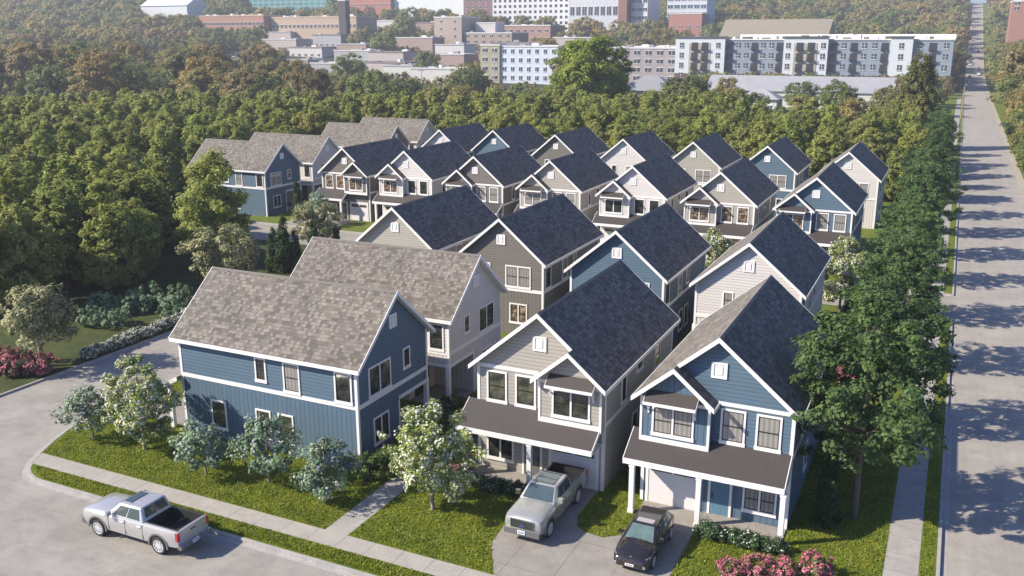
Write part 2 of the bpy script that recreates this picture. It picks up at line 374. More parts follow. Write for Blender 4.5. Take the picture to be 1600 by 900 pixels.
def house(kind, name, label, loc, color, rot=0, L=13.0, bay='L', porch=(-4.11,3.63), posts=(-3.67,-.33,3.6), lower='lap', glassk=('curtain','curtain','dark'), group=None, mirror=False, cat='house', shutbay='batten', farporch=False, doorc=None):
    t = empty(name, (loc[0], loc[1], 0), rot); tag(t, label, cat, group); HOUSES.append(t)
    sg = -1 if bay == 'R' else 1                   # mirrors x for a bay on the right
    X = lambda a, b: (min(sg*a, sg*b), max(sg*a, sg*b))
    c = SID[color]; lap = m_siding('siding_'+color, c, '_lap'); bat = m_siding('siding_'+color, c, '_batten')
    lowm = lap if lower == 'lap' else bat
    wx, y0, y1 = 3.65, .4, L-.35
    # walls
    up = MB(); zb = 3.66
    zt = zroof(wx)-.16
    up.prism_xz([(-wx,zb),(wx,zb),(wx,zt),(0,ZR-.16),(-wx,zt)], y0, y1)
    link('wall', up.mesh('wall_upper', lap), t)
    lo = MB()
    ms = -1 if mirror else 1
    if kind == 'rear':                              # recessed patio in one corner
        px0, px1, pd = .4*ms, wx*ms, 3.0
        lo.box(-wx,wx,y0+.02,y1,2.92,zb-.003)
        a = sorted((px0, px1))
        if ms > 0: lo.prism_xy([(-wx,y0),(px0,y0),(px0,y0+pd),(wx,y0+pd),(wx,y1),(-wx,y1)], 0, 2.917)
        else: lo.prism_xy([(-wx,y0+pd),(px0,y0+pd),(px0,y0),(wx,y0),(wx,y1),(-wx,y1)], 0, 2.917)
    else: lo.box(-wx,wx,y0,y1,0,zb-.003)
    link('lower_wall', lo.mesh('wall_lower', lowm), t)
    # roof: two slabs and, in front, the cross gable over the bay
    rf = MB(); xb = -1.96*sg; zbay = zroof(1.96)
    o_ = .0
    if kind == 'front':
        slab(rf, [(sg*0,o_),(sg*0,L),(sg*-4,L),(sg*-4,-.6),(sg*-1.96,-.6),(sg*-1.96,o_)], ZR, SL*sg, .07)
        slab(rf, [(0,o_),(sg*4,o_),(sg*4,L),(0,L)], ZR, -SL*sg, .07)
        slab(rf, [(xb,-.6),(sg*.08,-.6),(sg*.08,.395),(xb,.395)], zbay, -SL*sg, .07, x0=xb)
    else:
        slab(rf, [(0,0),(4,0),(4,L),(0,L)], ZR, -SL, .07); slab(rf, [(0,0),(-4,0),(-4,L),(0,L)], ZR, SL, .07)
    roof = link('roof', rf.mesh('roof', m_shingle()), t)
    cap = MB(); cap.prism_xz([(-.13,ZR-.075),(0,ZR+.03),(.13,ZR-.075),(0,ZR+.005)][::-1], .02, L-.02)
    link('ridge_cap', cap.mesh('ridge_cap', m_plain('shingle_cap', (.15,.135,.12), .9)), roof)
    # soffit and fascia boards
    fa = MB(); e = .02
    sf = MB()
    if kind == 'front':
        slab(sf, [(0,e),(0,L-e),(sg*-3.97,L-e),(sg*-3.97,-.57),(xb,-.57),(xb,e)], ZR-.075, SL*sg, .08)
        slab(sf, [(0,e),(sg*3.97,e),(sg*3.97,L-e),(0,L-e)], ZR-.075, -SL*sg, .08)
        slab(sf, [(xb,-.57),(sg*.05,-.57),(sg*.05,.39),(xb,.39)], zbay-.075, -SL*sg, .08, x0=xb)
        rake(fa, xb, zbay+.02, 0, ZR+.02, -.035, 0); rake(fa, 0, ZR+.02, sg*4, ZE+.02, -.035, 0)
        rake(fa, sg*-4, ZE+.02, xb, zbay+.02, -.635, -.6); rake(fa, xb, zbay+.02, sg*.08, zbay-SL*2.04+.02, -.635, -.6)
        xs = sg*-4; fa.box(*sorted((xs, xs-sg*.03)), -.6, L, ZE-.22, ZE)
        xs = sg*4; fa.box(*sorted((xs, xs+sg*.03)), 0, L, ZE-.22, ZE)
        zz = zbay-SL*2.04; fa.box(*sorted((sg*.08, sg*.11)), -.6, .398, zz-.22, zz)
    else:
        slab(sf, [(0,e),(3.97,e),(3.97,L-e),(0,L-e)], ZR-.075, -SL, .08); slab(sf, [(0,e),(-3.97,e),(-3.97,L-e),(0,L-e)], ZR-.075, SL, .08)
        rake(fa, -4, ZE+.02, 0, ZR+.02, -.035, 0); rake(fa, 0, ZR+.02, 4, ZE+.02, -.035, 0)
        for s_ in (-1, 1): fa.box(s_*4, s_*4.03, 0, L, ZE-.22, ZE)
    rake(fa, -4, ZE+.02, 0, ZR+.02, L, L+.035); rake(fa, 0, ZR+.02, 4, ZE+.02, L, L+.035)
    link('fascia', fa.mesh('fascia', WHITE), t); link('soffit', sf.mesh('soffit', WHITE), t)
    # corner boards and belt boards
    tr = MB(); b = .14; p = .025
    cb = [(-wx,y0),(wx,y0),(wx,y1),(-wx,y1)]
    for x, y in cb:
        zl = 0
        if kind == 'rear' and y == y0 and x*ms > 0: zl = 2.92
        sx, sy = (1 if x > 0 else -1), (1 if y > 1 else -1)
        pr_ = [(x-sx*b,y),(x,y),(x,y-sy*b),(x+sx*p,y-sy*b),(x+sx*p,y+sy*p),(x-sx*b,y+sy*p)]
        if sx*sy < 0: pr_ = pr_[::-1]
        link('corner_board', MB().prism_xy(pr_[::-1], zl, zt-.02).mesh('corner_board', WHITE), t)
    for s_ in (-1, 1): link('side_belt', MB().box(s_*wx, s_*(wx+.03), y0+b+.002, y1-b-.002, 3.56, 3.8).mesh('side_belt', WHITE), t)
    bb = MB()
    if kind == 'rear':
        bb.box(-wx+b, wx-b, y0-.032, y0, 3.54, 3.8)
        a = sorted((.4*ms, wx*ms)); bb.box(a[0], a[1], y0-.02, y0+.015, 2.72, 2.93)
        bb.box(.4*ms-.06, .4*ms+.06, y0-.022, y0, 0, 2.72)
        xs = wx*ms; bb.box(*sorted((xs-.02*ms, xs+.02*ms)), y0+.02, y0+3.0, 2.72, 2.93)
    else:
        a = X(.05, 3.5); bb.box(a[0], a[1], y0-.034, y0, 5.86, 6.05)
    link('belt_board', bb.mesh('belt_board', WHITE), t)
    # gable vent
    v = MB(); vx = 0
    v.box(-.38,.38,y0-.06,y0,7.2,7.3).box(-.38,.38,y0-.06,y0,7.9,8.0).box(-.38,-.26,y0-.06,y0,7.3,7.9).box(.26,.38,y0-.06,y0,7.3,7.9)
    v.box(-.17,.17,y0-.05,y0,7.36,7.84)
    for i in range(7): v.box(-.15,.15,y0-.065,y0-.05,7.4+i*.062,7.43+i*.062)
    v.box(-.26,.26,y0-.02,y0,7.3,7.9)
    link('gable_vent', v.mesh('gable_vent', WHITE), t)
    g1, g2, g3 = glassk
    if kind == 'front':
        # bay
        by = MB(); bx0, bx1 = -3.65, -.2
        zl_, zr_ = zroof(3.65)-.16, zbay-SL*(1.96-.2)-.16
        prof = [(bx0,3.42),(bx1,3.42),(bx1,zr_),(-1.96,zbay-.16),(bx0,zl_)]
        if sg < 0: prof = [(-x,z) for x,z in prof][::-1]
        by.prism_xz(prof, -.15, .402)
        bayo = link('bay', by.mesh('bay', bat if shutbay == 'batten' else lap), t)
        bt = MB()
        for xx in (bx0-.02, bx1-.12+.02):
            a = X(xx, xx+.12); bt.box(a[0],a[1],-.185,-.148,3.45,5.75)
        a = X(bx1-.0, bx1+.025); bt.box(a[0],a[1],-.15,-.02,3.45,5.75)
        a = X(bx0-.02, bx1+.02); bt.box(a[0],a[1],-.19,-.148,3.5,3.82)
        a = X(bx0-.02, bx1+.02); bt.box(a[0],a[1],-.182,-.148,5.75,5.93)
        link('bay_trim', bt.mesh('bay_trim', WHITE), bayo)
        window(t, '-y', -.15, sg*-2.0, 2.1, 1.5, 4.02, 'double', g1)
        aw = MB(); a = X(-3.35,-.78)
        aw.mesh_([(a[0],-.15,6.32),(a[1],-.15,6.32),(a[1],-.78,5.86),(a[0],-.78,5.86),(a[0],-.15,6.26),(a[1],-.15,6.26),(a[1],-.78,5.8),(a[0],-.78,5.8)],
                 [(0,3,2,1),(4,5,6,7),(0,1,5,4),(1,2,6,5),(2,3,7,6),(3,0,4,7)])
        awo = link('awning', aw.mesh('awning', m_metalroof()), t)
        at_ = MB(); at_.box(a[0]-.02,a[1]+.02,-.81,-.782,5.72,5.87)
        for xx in (a[0]-.025, a[1]):
            at_.mesh_([(xx,-.15,6.30),(xx+.025,-.15,6.30),(xx+.025,-.78,5.85),(xx,-.78,5.85),(xx,-.15,6.16),(xx+.025,-.15,6.16),(xx+.025,-.78,5.72),(xx,-.78,5.72)],
                      [(0,3,2,1),(4,5,6,7),(0,1,5,4),(1,2,6,5),(2,3,7,6),(3,0,4,7)])
        link('awning_fascia', at_.mesh('awning_fascia', WHITE), awo)
        for xx in (a[0]+.12, a[1]-.12):
            br = MB(); br.tube([(xx,-.17,5.2),(xx,-.26,5.3),(xx,-.42,5.55),(xx,-.68,5.76)], [.04]*4, 6); br.box(xx-.04,xx+.04,-.22,-.15,5.1,5.8)
            link('bracket', br.mesh('bracket', WHITE), awo)
        window(t, '-y', y0, sg*.8, 1.2, 1.74, 3.99, 'single', g2)
        window(t, '-y', y0, sg*2.49, 1.2, 1.74, 3.99, 'single', g2)
        # porch roof
        if porch:
            x0, x1 = porch; pr = MB()
            za, zb_ = 2.93, 3.95
            def q(y, z): return [(x0,y,z),(x1,y,z)]
            P = [(x0,-1.22,za),(x1,-1.22,za),(x1,.4,zb_),(x0,.4,zb_)]
            pr.mesh_(P+[(x,y,z-.05) for x,y,z in P], [(0,1,2,3),(7,6,5,4),(0,4,5,1),(1,5,6,2),(3,2,6,7),(0,3,7,4)])
            po = link('porch_roof', pr.mesh('porch_roof', m_metalroof()), t)
            pf = MB(); pf.box(x0-.02,x1+.02,-1.26,-1.222,2.66,2.94)
            for xx in (x0-.03, x1):
                pf.mesh_([(xx,-1.22,za+.02),(xx+.03,-1.22,za+.02),(xx+.03,.4,zb_+.02),(xx,.4,zb_+.02),(xx,-1.22,za-.24),(xx+.03,-1.22,za-.24),(xx+.03,.4,zb_-.22),(xx,.4,zb_-.22)],
                         [(0,1,2,3),(7,6,5,4),(0,4,5,1),(1,5,6,2),(2,6,7,3),(3,7,4,0)])
            pf.box(x0,x1,-1.22,.4,2.66,2.70)
            link('porch_fascia', pf.mesh('porch_fascia', WHITE), po)
            for xx in posts:
                ps = MB(); ps.box(xx-.12,xx+.12,-1.2,-.96,.01,2.66).box(xx-.145,xx+.145,-1.225,-.935,.0,.22).box(xx-.145,xx+.145,-1.225,-.935,2.5,2.655)
                link('porch_post', ps.mesh('porch_post', WHITE), po)
        # porch slab
        a = X(-.4, 3.65); sb = MB(); sb.box(a[0],a[1],-1.35,y0,-.02,.07); link('porch_slab', sb.mesh('porch_slab', M_drive), t)
        # garage door, front door, porch window
        gd = MB(); a = X(-3.25,-.72); gd.box(a[0],a[1],y0-.05,y0,0,2.28)
        gdo = link('garage_door', gd.mesh('garage_door', m_plain('garage_door_white', (.66,.63,.62), .5, var=.02)), t)
        gp = MB()
        for i in range(4):
            gp.box(a[0]+.06,a[1]-.06,y0-.065,y0-.05,.06+i*.55,.06+i*.55+.5)
        link('panel', gp.mesh('garage_panels', m_plain('garage_door_white', (1,1,1))), gdo)
        gl = MB(); mid = (a[0]+a[1])/2; gl.box(a[0]+.12,mid-.07,y0-.078,y0-.05,1.78,2.1).box(mid+.07,a[1]-.12,y0-.078,y0-.05,1.78,2.1)
        link('garage_window', gl.mesh('garage_window', m_glass('dark')), gdo)
        gt = MB(); gt.box(a[0]-.14,a[0],y0-.08,y0,0,2.42).box(a[1],a[1]+.14,y0-.08,y0,0,2.42).box(a[0],a[1],y0-.08,y0,2.28,2.42)
        link('garage_trim', gt.mesh('garage_trim', WHITE), gdo)
        a = X(-.08,.86); dr = MB(); dr.box(a[0],a[1],y0-.045,y0,.07,2.18)
        for i in range(1,5): xx = a[0]+(a[1]-a[0])*i/5; dr.box(xx-.008,xx+.008,y0-.052,y0-.045,.12,1.7)
        do = link('front_door', dr.mesh('front_door', m_plain('door_'+(doorc or color), {'blue':(.10,.20,.27)}.get(doorc or color, (.13,.125,.115)), .45)), t)
        dt = MB(); dt.box(a[0]-.12,a[0],y0-.07,y0,0,2.3).box(a[1],a[1]+.12,y0-.07,y0,0,2.3).box(a[0],a[1],y0-.07,y0,2.18,2.3); link('door_frame', dt.mesh('door_frame', WHITE), do)
        hx = a[0]+.1 if sg > 0 else a[1]-.1
        link('handle', MB().box(hx-.025,hx+.025,y0-.1,y0-.045,.95,1.25).mesh('door_handle', BLACKM), do)
        link('door_window', MB().box(a[0]+.12,a[1]-.12,y0-.056,y0-.04,1.86,2.02).mesh('door_window', m_glass('dark')), do)
        window(t, '-y', y0, sg*2.3, 1.62, 1.35, .62, 'double', g3)
        # side windows
        for s_, f in ((1,'+x'),(-1,'-x')):
            window(t, f, s_*wx, 3.3, .8, 1.6, 3.95, 'single', 'dark'); window(t, f, s_*wx, 6.0, 1.1, .7, 4.9, 'single', 'dark')
            window(t, f, s_*wx, 9.4, 1.1, 1.6, 3.95, 'single', 'dark'); window(t, f, s_*wx, 5.4, .95, 1.5, 1.1, 'single', 'dark')
    else:
        window(t, '-y', y0, -1.48*ms, 2.2, 1.72, 3.88, 'double', g1)
        window(t, '-y', y0, 1.32*ms, .76, 1.22, 4.42, 'single', g2)
        window(t, '-y', y0, -1.5*ms, 1.55, 1.6, .95, 'double', g3)
        # patio: back door, slab, post
        dr = MB(); dr.box(*sorted((1.2*ms,3.0*ms)), y0+2.94, y0+3.0, .05, 2.3); link('patio_door', dr.mesh('patio_door', m_glass('dark')), t)
        pt = MB(); xs = ms*(wx-.02); pt.box(xs-.13, xs+.13, y0-.03, y0+.23, 0, 2.92); link('porch_post', pt.mesh('patio_post', WHITE), t)
        link('patio_slab', MB().box(*sorted((.42*ms, wx*ms)), y0, y0+3, -.02, .06).mesh('patio_slab', M_drive), t)
        far = -1*ms                                 # long side without patio
        f = '+x' if far > 0 else '-x'
        for yc, wd, h, z in ((1.68,1.15,1.74,3.86),(5.15,1.15,1.74,3.86),(7.3,.8,1.4,4.2),(5.75,1.1,1.7,.75),(7.35,1.1,1.7,.75),(10.65,1.15,1.75,.69)):
            window(t, f, far*wx, yc-.4, wd, h, z, 'single', 'curtain' if yc == 5.15 else ('dusk' if z < 1 else 'dark'))
        f = '-x' if far > 0 else '+x'
        for yc, wd, h, z in ((1.3,1.1,1.74,3.84),(5.2,1.7,1.2,4.4),(8.4,.5,1.2,4.4),(6.4,2.1,1.9,.8),(10,1.1,1.7,.8)):
            window(t, f, -far*wx, yc, wd, h, z, 'double' if wd > 1.6 else 'single', 'dark')
        if farporch:
            fp = MB(); fp.box(-4.05,3.8,y1+1.3,y1+1.34,2.66,2.95)
            P = [(-4.05,y1+1.3,2.93),(3.8,y1+1.3,2.93),(3.8,y1,3.6),(-4.05,y1,3.6)]
            prf = MB(); prf.mesh_(P+[(x,y,z-.05) for x,y,z in P], [(3,2,1,0),(4,5,6,7),(1,5,4,0),(2,6,5,1),(7,6,2,3),(4,7,3,0)])
            po = link('porch_roof', prf.mesh('porch_roof', m_metalroof()), t)
            fp.mesh_([(-4.08,y1+1.3,2.95),(-4.05,y1+1.3,2.95),(-4.05,y1,3.62),(-4.08,y1,3.62),(-4.08,y1+1.3,2.68),(-4.05,y1+1.3,2.68),(-4.05,y1,3.35),(-4.08,y1,3.35)], [(0,1,2,3),(7,6,5,4),(0,4,5,1),(1,5,6,2),(2,6,7,3),(3,7,4,0)])
            link('porch_fascia', fp.mesh('porch_fascia', WHITE), po)
            for xx in (-3.55,.1,3.5): link('porch_post', MB().box(xx-.12,xx+.12,y1+1.02,y1+1.26,0,2.66).mesh('porch_post', WHITE), po)
    return t

G0 = 'two-storey houses of the new development'
H = house
H('front','house','blue two-storey house at the front right, with the black hatchback on its driveway',(-8.85,41.1),'blue',lower='batten',glassk=('curtain','curtain','curtain'),group=G0)
H('front','house','light greige house with a silver pickup before its garage, between two blue houses',(-18.17,41.04),'greige',bay='R',porch=(-4.16,3.56),posts=(-3.75,.1),group=G0,shutbay='lap',glassk=('dark','dusk','dark'))
EWR = R(90)
H('rear','house','blue street-corner house with its long side and grey-brown roof facing the lawn',(-26.88,41.6),'blue',rot=EWR,L=13.3,lower='batten',group=G0,glassk=('dusk','dark','dark'),farporch=True)
H('rear','house','white house with grey-brown roof directly behind the blue corner house',(-26.76,51.39),'white',rot=EWR,L=13.3,mirror=True,lower='batten',group=G0,glassk=('dark','warm','dark'),farporch=True)
rearcol = [('E',-41.38,63.63,'greige','greige back gable half hidden behind the white grey-roofed house, leftmost of its row'),
 ('F',-31.2,63.02,'taupe','taupe house with paired back windows in the middle row, behind the white grey-roofed house'),
 ('G',-21.43,62.44,'blue','blue back gable in the middle row, directly behind the light greige front house'),
 ('H',-11.81,62.42,'white','white back gable at the right end of the middle row, behind the blue front house')]
for k,x,y,cc,lb in rearcol: H('rear','house',lb,(x,y),cc,L=13.0,lower='batten',mirror=True,group=G0,glassk=('curtain','curtain','warm'))
H('front','house','taupe house with a short porch roof, leftmost of the row behind the back street',(-70.22,96.98),'taupe',bay='R',porch=(-4.1,.5),posts=(-3.7,-2.2,.2),group=G0,shutbay='lap',glassk=('warm','warm','curtain'))
frow = [(-61.27,97.38,'white','white house with a full porch roof, second from the left behind the back street',('warm','dark','dark')),
 (-51.05,96.44,'taupe','taupe house third from the left in the row behind the back street',('curtain','curtain','dark')),
 (-41.32,96.61,'greige','greige house left of the white dark-windowed one, behind the back street',('curtain','curtain','dark')),
 (-31.3,96.15,'white','white house with dark bay window between two greige ones behind the back street',('dark','dark','dark')),
 (-21.57,95.77,'greige','greige house with warm lit windows, left of the blue one ending its row',('warm','warm','dark')),
 (-11.94,95.89,'blue','blue front-gabled house at the right end of the row behind the back street',('warm','curtain','warm'))]
for x,y,cc,lb,gk in frow: H('front','house',lb,(x,y),cc,group=G0,glassk=gk,shutbay='lap')
lrow = [(-70.73,122.65,'white','white gable peeping out at the left end of the farthest row, before the forest'),
 (-63.0,125.4,'blue','blue gable second from left in the farthest row, before the forest'),
 (-52.0,123.4,'taupe','taupe gable in the farthest row before the forest'),
 (-41.24,122.08,'white','white gable in the centre of the farthest row before the forest'),
 (-31.5,122.44,'greige','greige gable with paired windows in the farthest row before the forest'),
 (-21.61,121.93,'blue','blue gable with paired windows in the farthest row before the forest'),
 (-11.38,119.43,'white','white house at the far right end of the farthest row, beside the roadside trees')]
for x,y,cc,lb in lrow: H('rear','house',lb,(x,y),cc,L=13.1,lower='batten',mirror=True,group=G0,glassk=('curtain','dark','dark'))
for x,y,cc,lb in ((-80.5,98.11,'blue','dark blue house with sideways grey-brown roof, nearest of the four at the far left'),
 (-80.3,107.91,'white','white gabled house with sideways roof behind the dark blue one at the far left'),
 (-80.37,126.24,'taupe','dark grey gable with sideways roof, third of the four at the far left'),
 (-81.15,137.29,'white','pale house with sideways roof against the forest, farthest of the four at the far left')):
    H('rear','house',lb,(x,y),cc,rot=EWR,L=13.3,lower='batten',mirror=y in (107.91,137.29),group=G0,glassk=('curtain','dark','dark'),farporch=True)

# ---------------------------------------------------------------- vehicles
def bool_cut(me, cutters):
    o = bpy.data.objects.new('tmp', me); col.objects.link(o); cs = []
    for cme in cutters:
        c = bpy.data.objects.new('tmpc', cme); col.objects.link(c); cs.append(c)
        m = o.modifiers.new('b', 'BOOLEAN'); m.operation = 'DIFFERENCE'; m.solver = 'EXACT'; m.object = c
    bpy.context.view_layer.update()
    res = bpy.data.meshes.new_from_object(o.evaluated_get(bpy.context.evaluated_depsgraph_get()))
    bpy.data.objects.remove(o)
    for c in cs: bpy.data.objects.remove(c)
    return res
def loft(mb, stations, n=7):
    """stations: (x, zbottom, zside, zcentre, halfwidth)"""
    rings = []
    for x, zb, zs, zc, w in stations:
        half = [(0,zb),(w*.86,zb),(w*.97,zb+.1),(w,zb+(zs-zb)*.5),(w*.985,zs-.14),(w*.93,zs-.03),(w*.78,zs+(zc-zs)*.45),(w*.4,zc-.005),(0,zc)]
        ring = [(x,y,z) for y,z in half]+[(x,-y,z) for y,z in half[-2:0:-1]]
        rings.append(ring)
    m = len(rings[0]); k = len(mb.v)
    for r in rings: mb.v += r
    for i in range(len(rings)-1):
        for j in range(m):
            mb.f.append([k+i*m+j, k+(i+1)*m+j, k+(i+1)*m+(j+1)%m, k+i*m+(j+1)%m]); mb.mi.append(0); mb.uv.append(None)
    for q in (list(range(k,k+m)), list(range(k+(len(rings)-1)*m+m-1, k+(len(rings)-1)*m-1, -1))): mb.f.append(q); mb.mi.append(0); mb.uv.append(None)
    return mb
def smooth_by_angle(me, ang=35):
    bm = bmesh.new(); bm.from_mesh(me); bmesh.ops.recalc_face_normals(bm, faces=bm.faces)
    for f in bm.faces: f.smooth = True
    for e in bm.edges: e.smooth = not (len(e.link_faces) == 2 and e.calc_face_angle(0) > R(ang))
    bm.to_mesh(me); bm.free(); return me
def facepatch(mb, q, u0, u1, v0, v1, off=.012, th=.02, mi=0, nu=1):
    """thin patch on a quad q (4 corners: bottom-left, bottom-right, top-right, top-left)"""
    a,b,c,d = [Vector(p) for p in q]; nrm = (b-a).cross(d-a).normalized()
    P = lambda u, v: (a*(1-u)+b*u)*(1-v)+(d*(1-u)+c*u)*v
    pts = [P(u0,v0),P(u1,v0),P(u1,v1),P(u0,v1)]
    t_ = [p+nrm*off for p in pts]; bt = [p+nrm*(off-th) for p in pts]
    return mb.mesh_([tuple(p) for p in t_+bt], [(0,1,2,3),(7,6,5,4),(0,4,5,1),(1,5,6,2),(2,6,7,3),(3,7,4,0)], mi)
CARGLASS = m_plain('car_glass', (.05,.075,.08), .04, spec=1.0, var=.3, scale=2)
TYRE = m_plain('tyre_rubber', (.018,.018,.018), .8); RIM = m_plain('alloy_rim', (.75,.75,.76), .4, .5)
DARKP = m_plain('dark_plastic', (.025,.025,.026), .5); LENS = m_plain('lamp_lens', (.26,.27,.29), .1, spec=1.0, coat=1, var=.6, scale=9); REDL = m_plain('red_lens', (.45,.02,.02), .15, coat=1)
CHROME = m_plain('chrome', (.5,.5,.51), .25, 1.0)
def wheel(par, x, y, r, w, spokes):
    s = 1 if y > 0 else -1
    ty = MB(); n = 32; prof = [(r*.72,-w/2),(r*.93,-w/2),(r,-w*.36),(r,w*.36),(r*.93,w/2),(r*.72,w/2)]
    for i in range(n):
        a0, a1 = 2*math.pi*i/n, 2*math.pi*(i+1)/n
        for (ra,ya),(rb,yb) in zip(prof, prof[1:]):
            ty.poly([(ra*math.cos(a0),ya,ra*math.sin(a0)),(rb*math.cos(a0),yb,rb*math.sin(a0)),(rb*math.cos(a1),yb,rb*math.sin(a1)),(ra*math.cos(a1),ya,ra*math.sin(a1))])
    wo = link('wheel', ty.mesh('tyre', TYRE), par, (x, y, r))
    ri = MB(); ri.cyl((0,s*w*.12,0), r*.7, w*.5, 'y', 28, 1)
    for k in range(spokes):
        a = 2*math.pi*k/spokes; ca, sa = math.cos(a), math.sin(a); t = r*(.055 if spokes > 6 else .09)
        p = [(ca*r*.12-sa*t,ca*t+sa*r*.12),(ca*r*.68-sa*t*1.3,sa*r*.68+ca*t*1.3),(ca*r*.68+sa*t*1.3,sa*r*.68-ca*t*1.3),(ca*r*.12+sa*t,sa*r*.12-ca*t)]
        ri.prism_xz(p, s*w*.30, s*w*.47, 0)
    for i in range(28):
        a0, a1 = 2*math.pi*i/28, 2*math.pi*(i+1)/28; ro, rn = r*.73, r*.66
        ri.prism_xz([(ro*math.cos(a0),ro*math.sin(a0)),(ro*math.cos(a1),ro*math.sin(a1)),(rn*math.cos(a1),rn*math.sin(a1)),(rn*math.cos(a0),rn*math.sin(a0))], s*w*.3, s*w*.5, 0)
    ri.cyl((0,s*w*.42,0), r*.15, w*.12, 'y', 12, 0)
    link('rim', ri.mesh('rim', [RIM, DARKP]), wo)
def pickup(name, label, loc, rot, paint, L=6.1, wb=3.9, plate=(.75,.78,.8), sunroof='small', flip=False, blackgrille=False):
    t = empty(name, loc, rot); tag(t, label, 'pickup truck')
    f = -L/2; a = L/2; xf = f+1.02; xr = xf+wb; wr = .43
    st = [(f,.60,1.10,1.12,.84),(f+.05,.50,1.19,1.22,.92),(f+.25,.42,1.25,1.31,.98),(f+.9,.40,1.29,1.38,1.0),(f+1.75,.40,1.33,1.40,1.0),(f+2.2,.40,1.33,1.37,1.0),(f+4.1,.40,1.36,1.38,1.0),(a-.9,.42,1.38,1.39,1.0),(a-.08,.5,1.39,1.4,.99),(a,.54,1.37,1.38,.97)]
    body = smooth_by_angle(loft(MB(), st).mesh('truck_body', paint), 40)
    cuts = []
    for xx in (xf, xr):
        for s in (-1, 1): cuts.append(MB().cyl((xx, s*.92, wr+.04), .53, .5, 'y', 28).mesh('c', DARKP))
    bx0 = f+4.02
    cuts.append(MB().box(bx0, a-.09, -.80, .80, .78, 1.8).mesh('c', DARKP))
    body = bool_cut(body, cuts)
    bo = link('body', body, t)
    if len(body.materials) < 2: body.materials.append(DARKP)
    for p in body.polygons:
        if p.center.z < 1.36 and bx0-.02 < p.center.x < a-.07 and abs(p.center.y) < .81 and p.center.z > .7: p.material_index = 1
    bl = MB()
    for i in range(14): bl.box(bx0+.05, a-.12, -.75+i*.115, -.70+i*.115, .78, .80)
    bl.box(bx0+.02, a-.1, -.86, -.80, 1.395, 1.42).box(bx0+.02, a-.1, .80, .86, 1.395, 1.42)
    link('bed_liner', bl.mesh('bed_liner', DARKP), t)
    # cab
    zb = 1.34; zr = 1.97; c0, c1, c2, c3 = f+1.66, f+2.35, f+3.75, f+4.0
    B = [(c0,-.93,zb),(c0,.93,zb),(c3,.93,zb),(c3,-.93,zb)]; Tp = [(c1,-.72,zr-.03),(c1,.72,zr-.03),(c2,.74,zr),(c2,-.74,zr)]
    cb = MB(); cb.mesh_(B+Tp, [(0,1,5,4),(1,2,6,5),(2,3,7,6),(3,0,4,7),(4,5,6,7),(3,2,1,0)])
    cm = cb.mesh('cab', paint)
    bm = bmesh.new(); bm.from_mesh(cm); bmesh.ops.recalc_face_normals(bm, faces=bm.faces)
    bmesh.ops.bevel(bm, geom=[e for e in bm.edges if max(v.co.z for v in e.verts) > 1.5], offset=.09, segments=3, affect='EDGES', profile=.6)
    bm.to_mesh(cm); bm.free(); smooth_by_angle(cm, 50); link('cab', cm, t)
    ws = MB(); facepatch(ws, [B[1],B[0],Tp[0],Tp[1]], .07,.93,.08,.93); link('windshield', ws.mesh('windshield', CARGLASS), t)
    rw = MB(); facepatch(rw, [B[3],B[2],Tp[2],Tp[3]], .1,.9,.25,.9); link('rear_window', rw.mesh('rear_window', CARGLASS), t)
    for q in ([B[0],B[3],Tp[3],Tp[0]], [B[2],B[1],Tp[1],Tp[2]]):
        lr = q[0][0] < q[1][0]
        for (u0,u1) in ((.16,.50),(.54,.90)):
            if not lr: u0, u1 = 1-u1, 1-u0
            sw = MB(); facepatch(sw, q, u0, u1, .1, .86, off=.014); link('side_window', sw.mesh('side_window', CARGLASS), t)
    if sunroof:
        s0, s1 = (c1+.12, c1+.55) if sunroof == 'small' else (c1+.1, c2-.12)
        link('sunroof', MB().box(s0, s1, -.52, .52, zr-.02, zr+.012).mesh('sunroof', CARGLASS), t)
    rb = MB()
    for i in range(4 if sunroof == 'small' else 0): rb.box(c1+.62, c2-.12, -.54+i*.36, -.525+i*.36, zr-.01, zr+.003)
    if rb.f: link('roof_rib', rb.mesh('roof_ribs', m_plain('seam_grey', (.2,.2,.2), .6)), t)
    # seams, handles, mirrors
    se = MB(); xs = [c0+.12, c0+1.2, c3-.05]
    for s in (-1,1):
        for xx in xs: se.box(xx-.008, xx+.008, *sorted((s*.985, s*1.004)), .55, 1.28)
    link('door_seam', se.mesh('door_seams', DARKP), t)
    for s in (-1, 1):
        for xx in (xs[1]-.2, xs[2]-.2): link('door_handle', MB().box(xx-.09,xx+.09,*sorted((s*.99,s*1.035)),1.13,1.165).mesh('truck_handle', paint), t)
        mi = MB().box(c0+.22,c0+.38,*sorted((s*1.0,s*1.24)),1.36,1.58); mm = mi.mesh('mirror', CHROME if s > 0 else paint); link('mirror', mm, t)
    for xx in (xf, xr):
        for s in (-1, 1):
            wheel(t, xx, s*.86, wr, .29, 12)
            ar = MB(); 
            for i in range(14):
                a0, a1 = R(-8+i*14), R(-8+(i+1)*14); r0_, r1_ = .525, .60
                ar.prism_xz([(xx+r0_*math.cos(a0),wr+.04+r0_*math.sin(a0)),(xx+r1_*math.cos(a0),wr+.04+r1_*math.sin(a0)),(xx+r1_*math.cos(a1),wr+.04+r1_*math.sin(a1)),(xx+r0_*math.cos(a1),wr+.04+r0_*math.sin(a1))], *sorted((s*.96, s*1.02)))
            link('wheel_arch', ar.mesh('wheel_arch', m_plain('arch_grey', (.16,.155,.15), .6)), t)
    # nose
    gr = MB(); gr.box(f-.03, f+.12, -.58, .58, .74, 1.13)
    for i in range(4): gr.box(f-.05, f-.02, -.56, .56, .78+i*.09, .82+i*.09, 1)
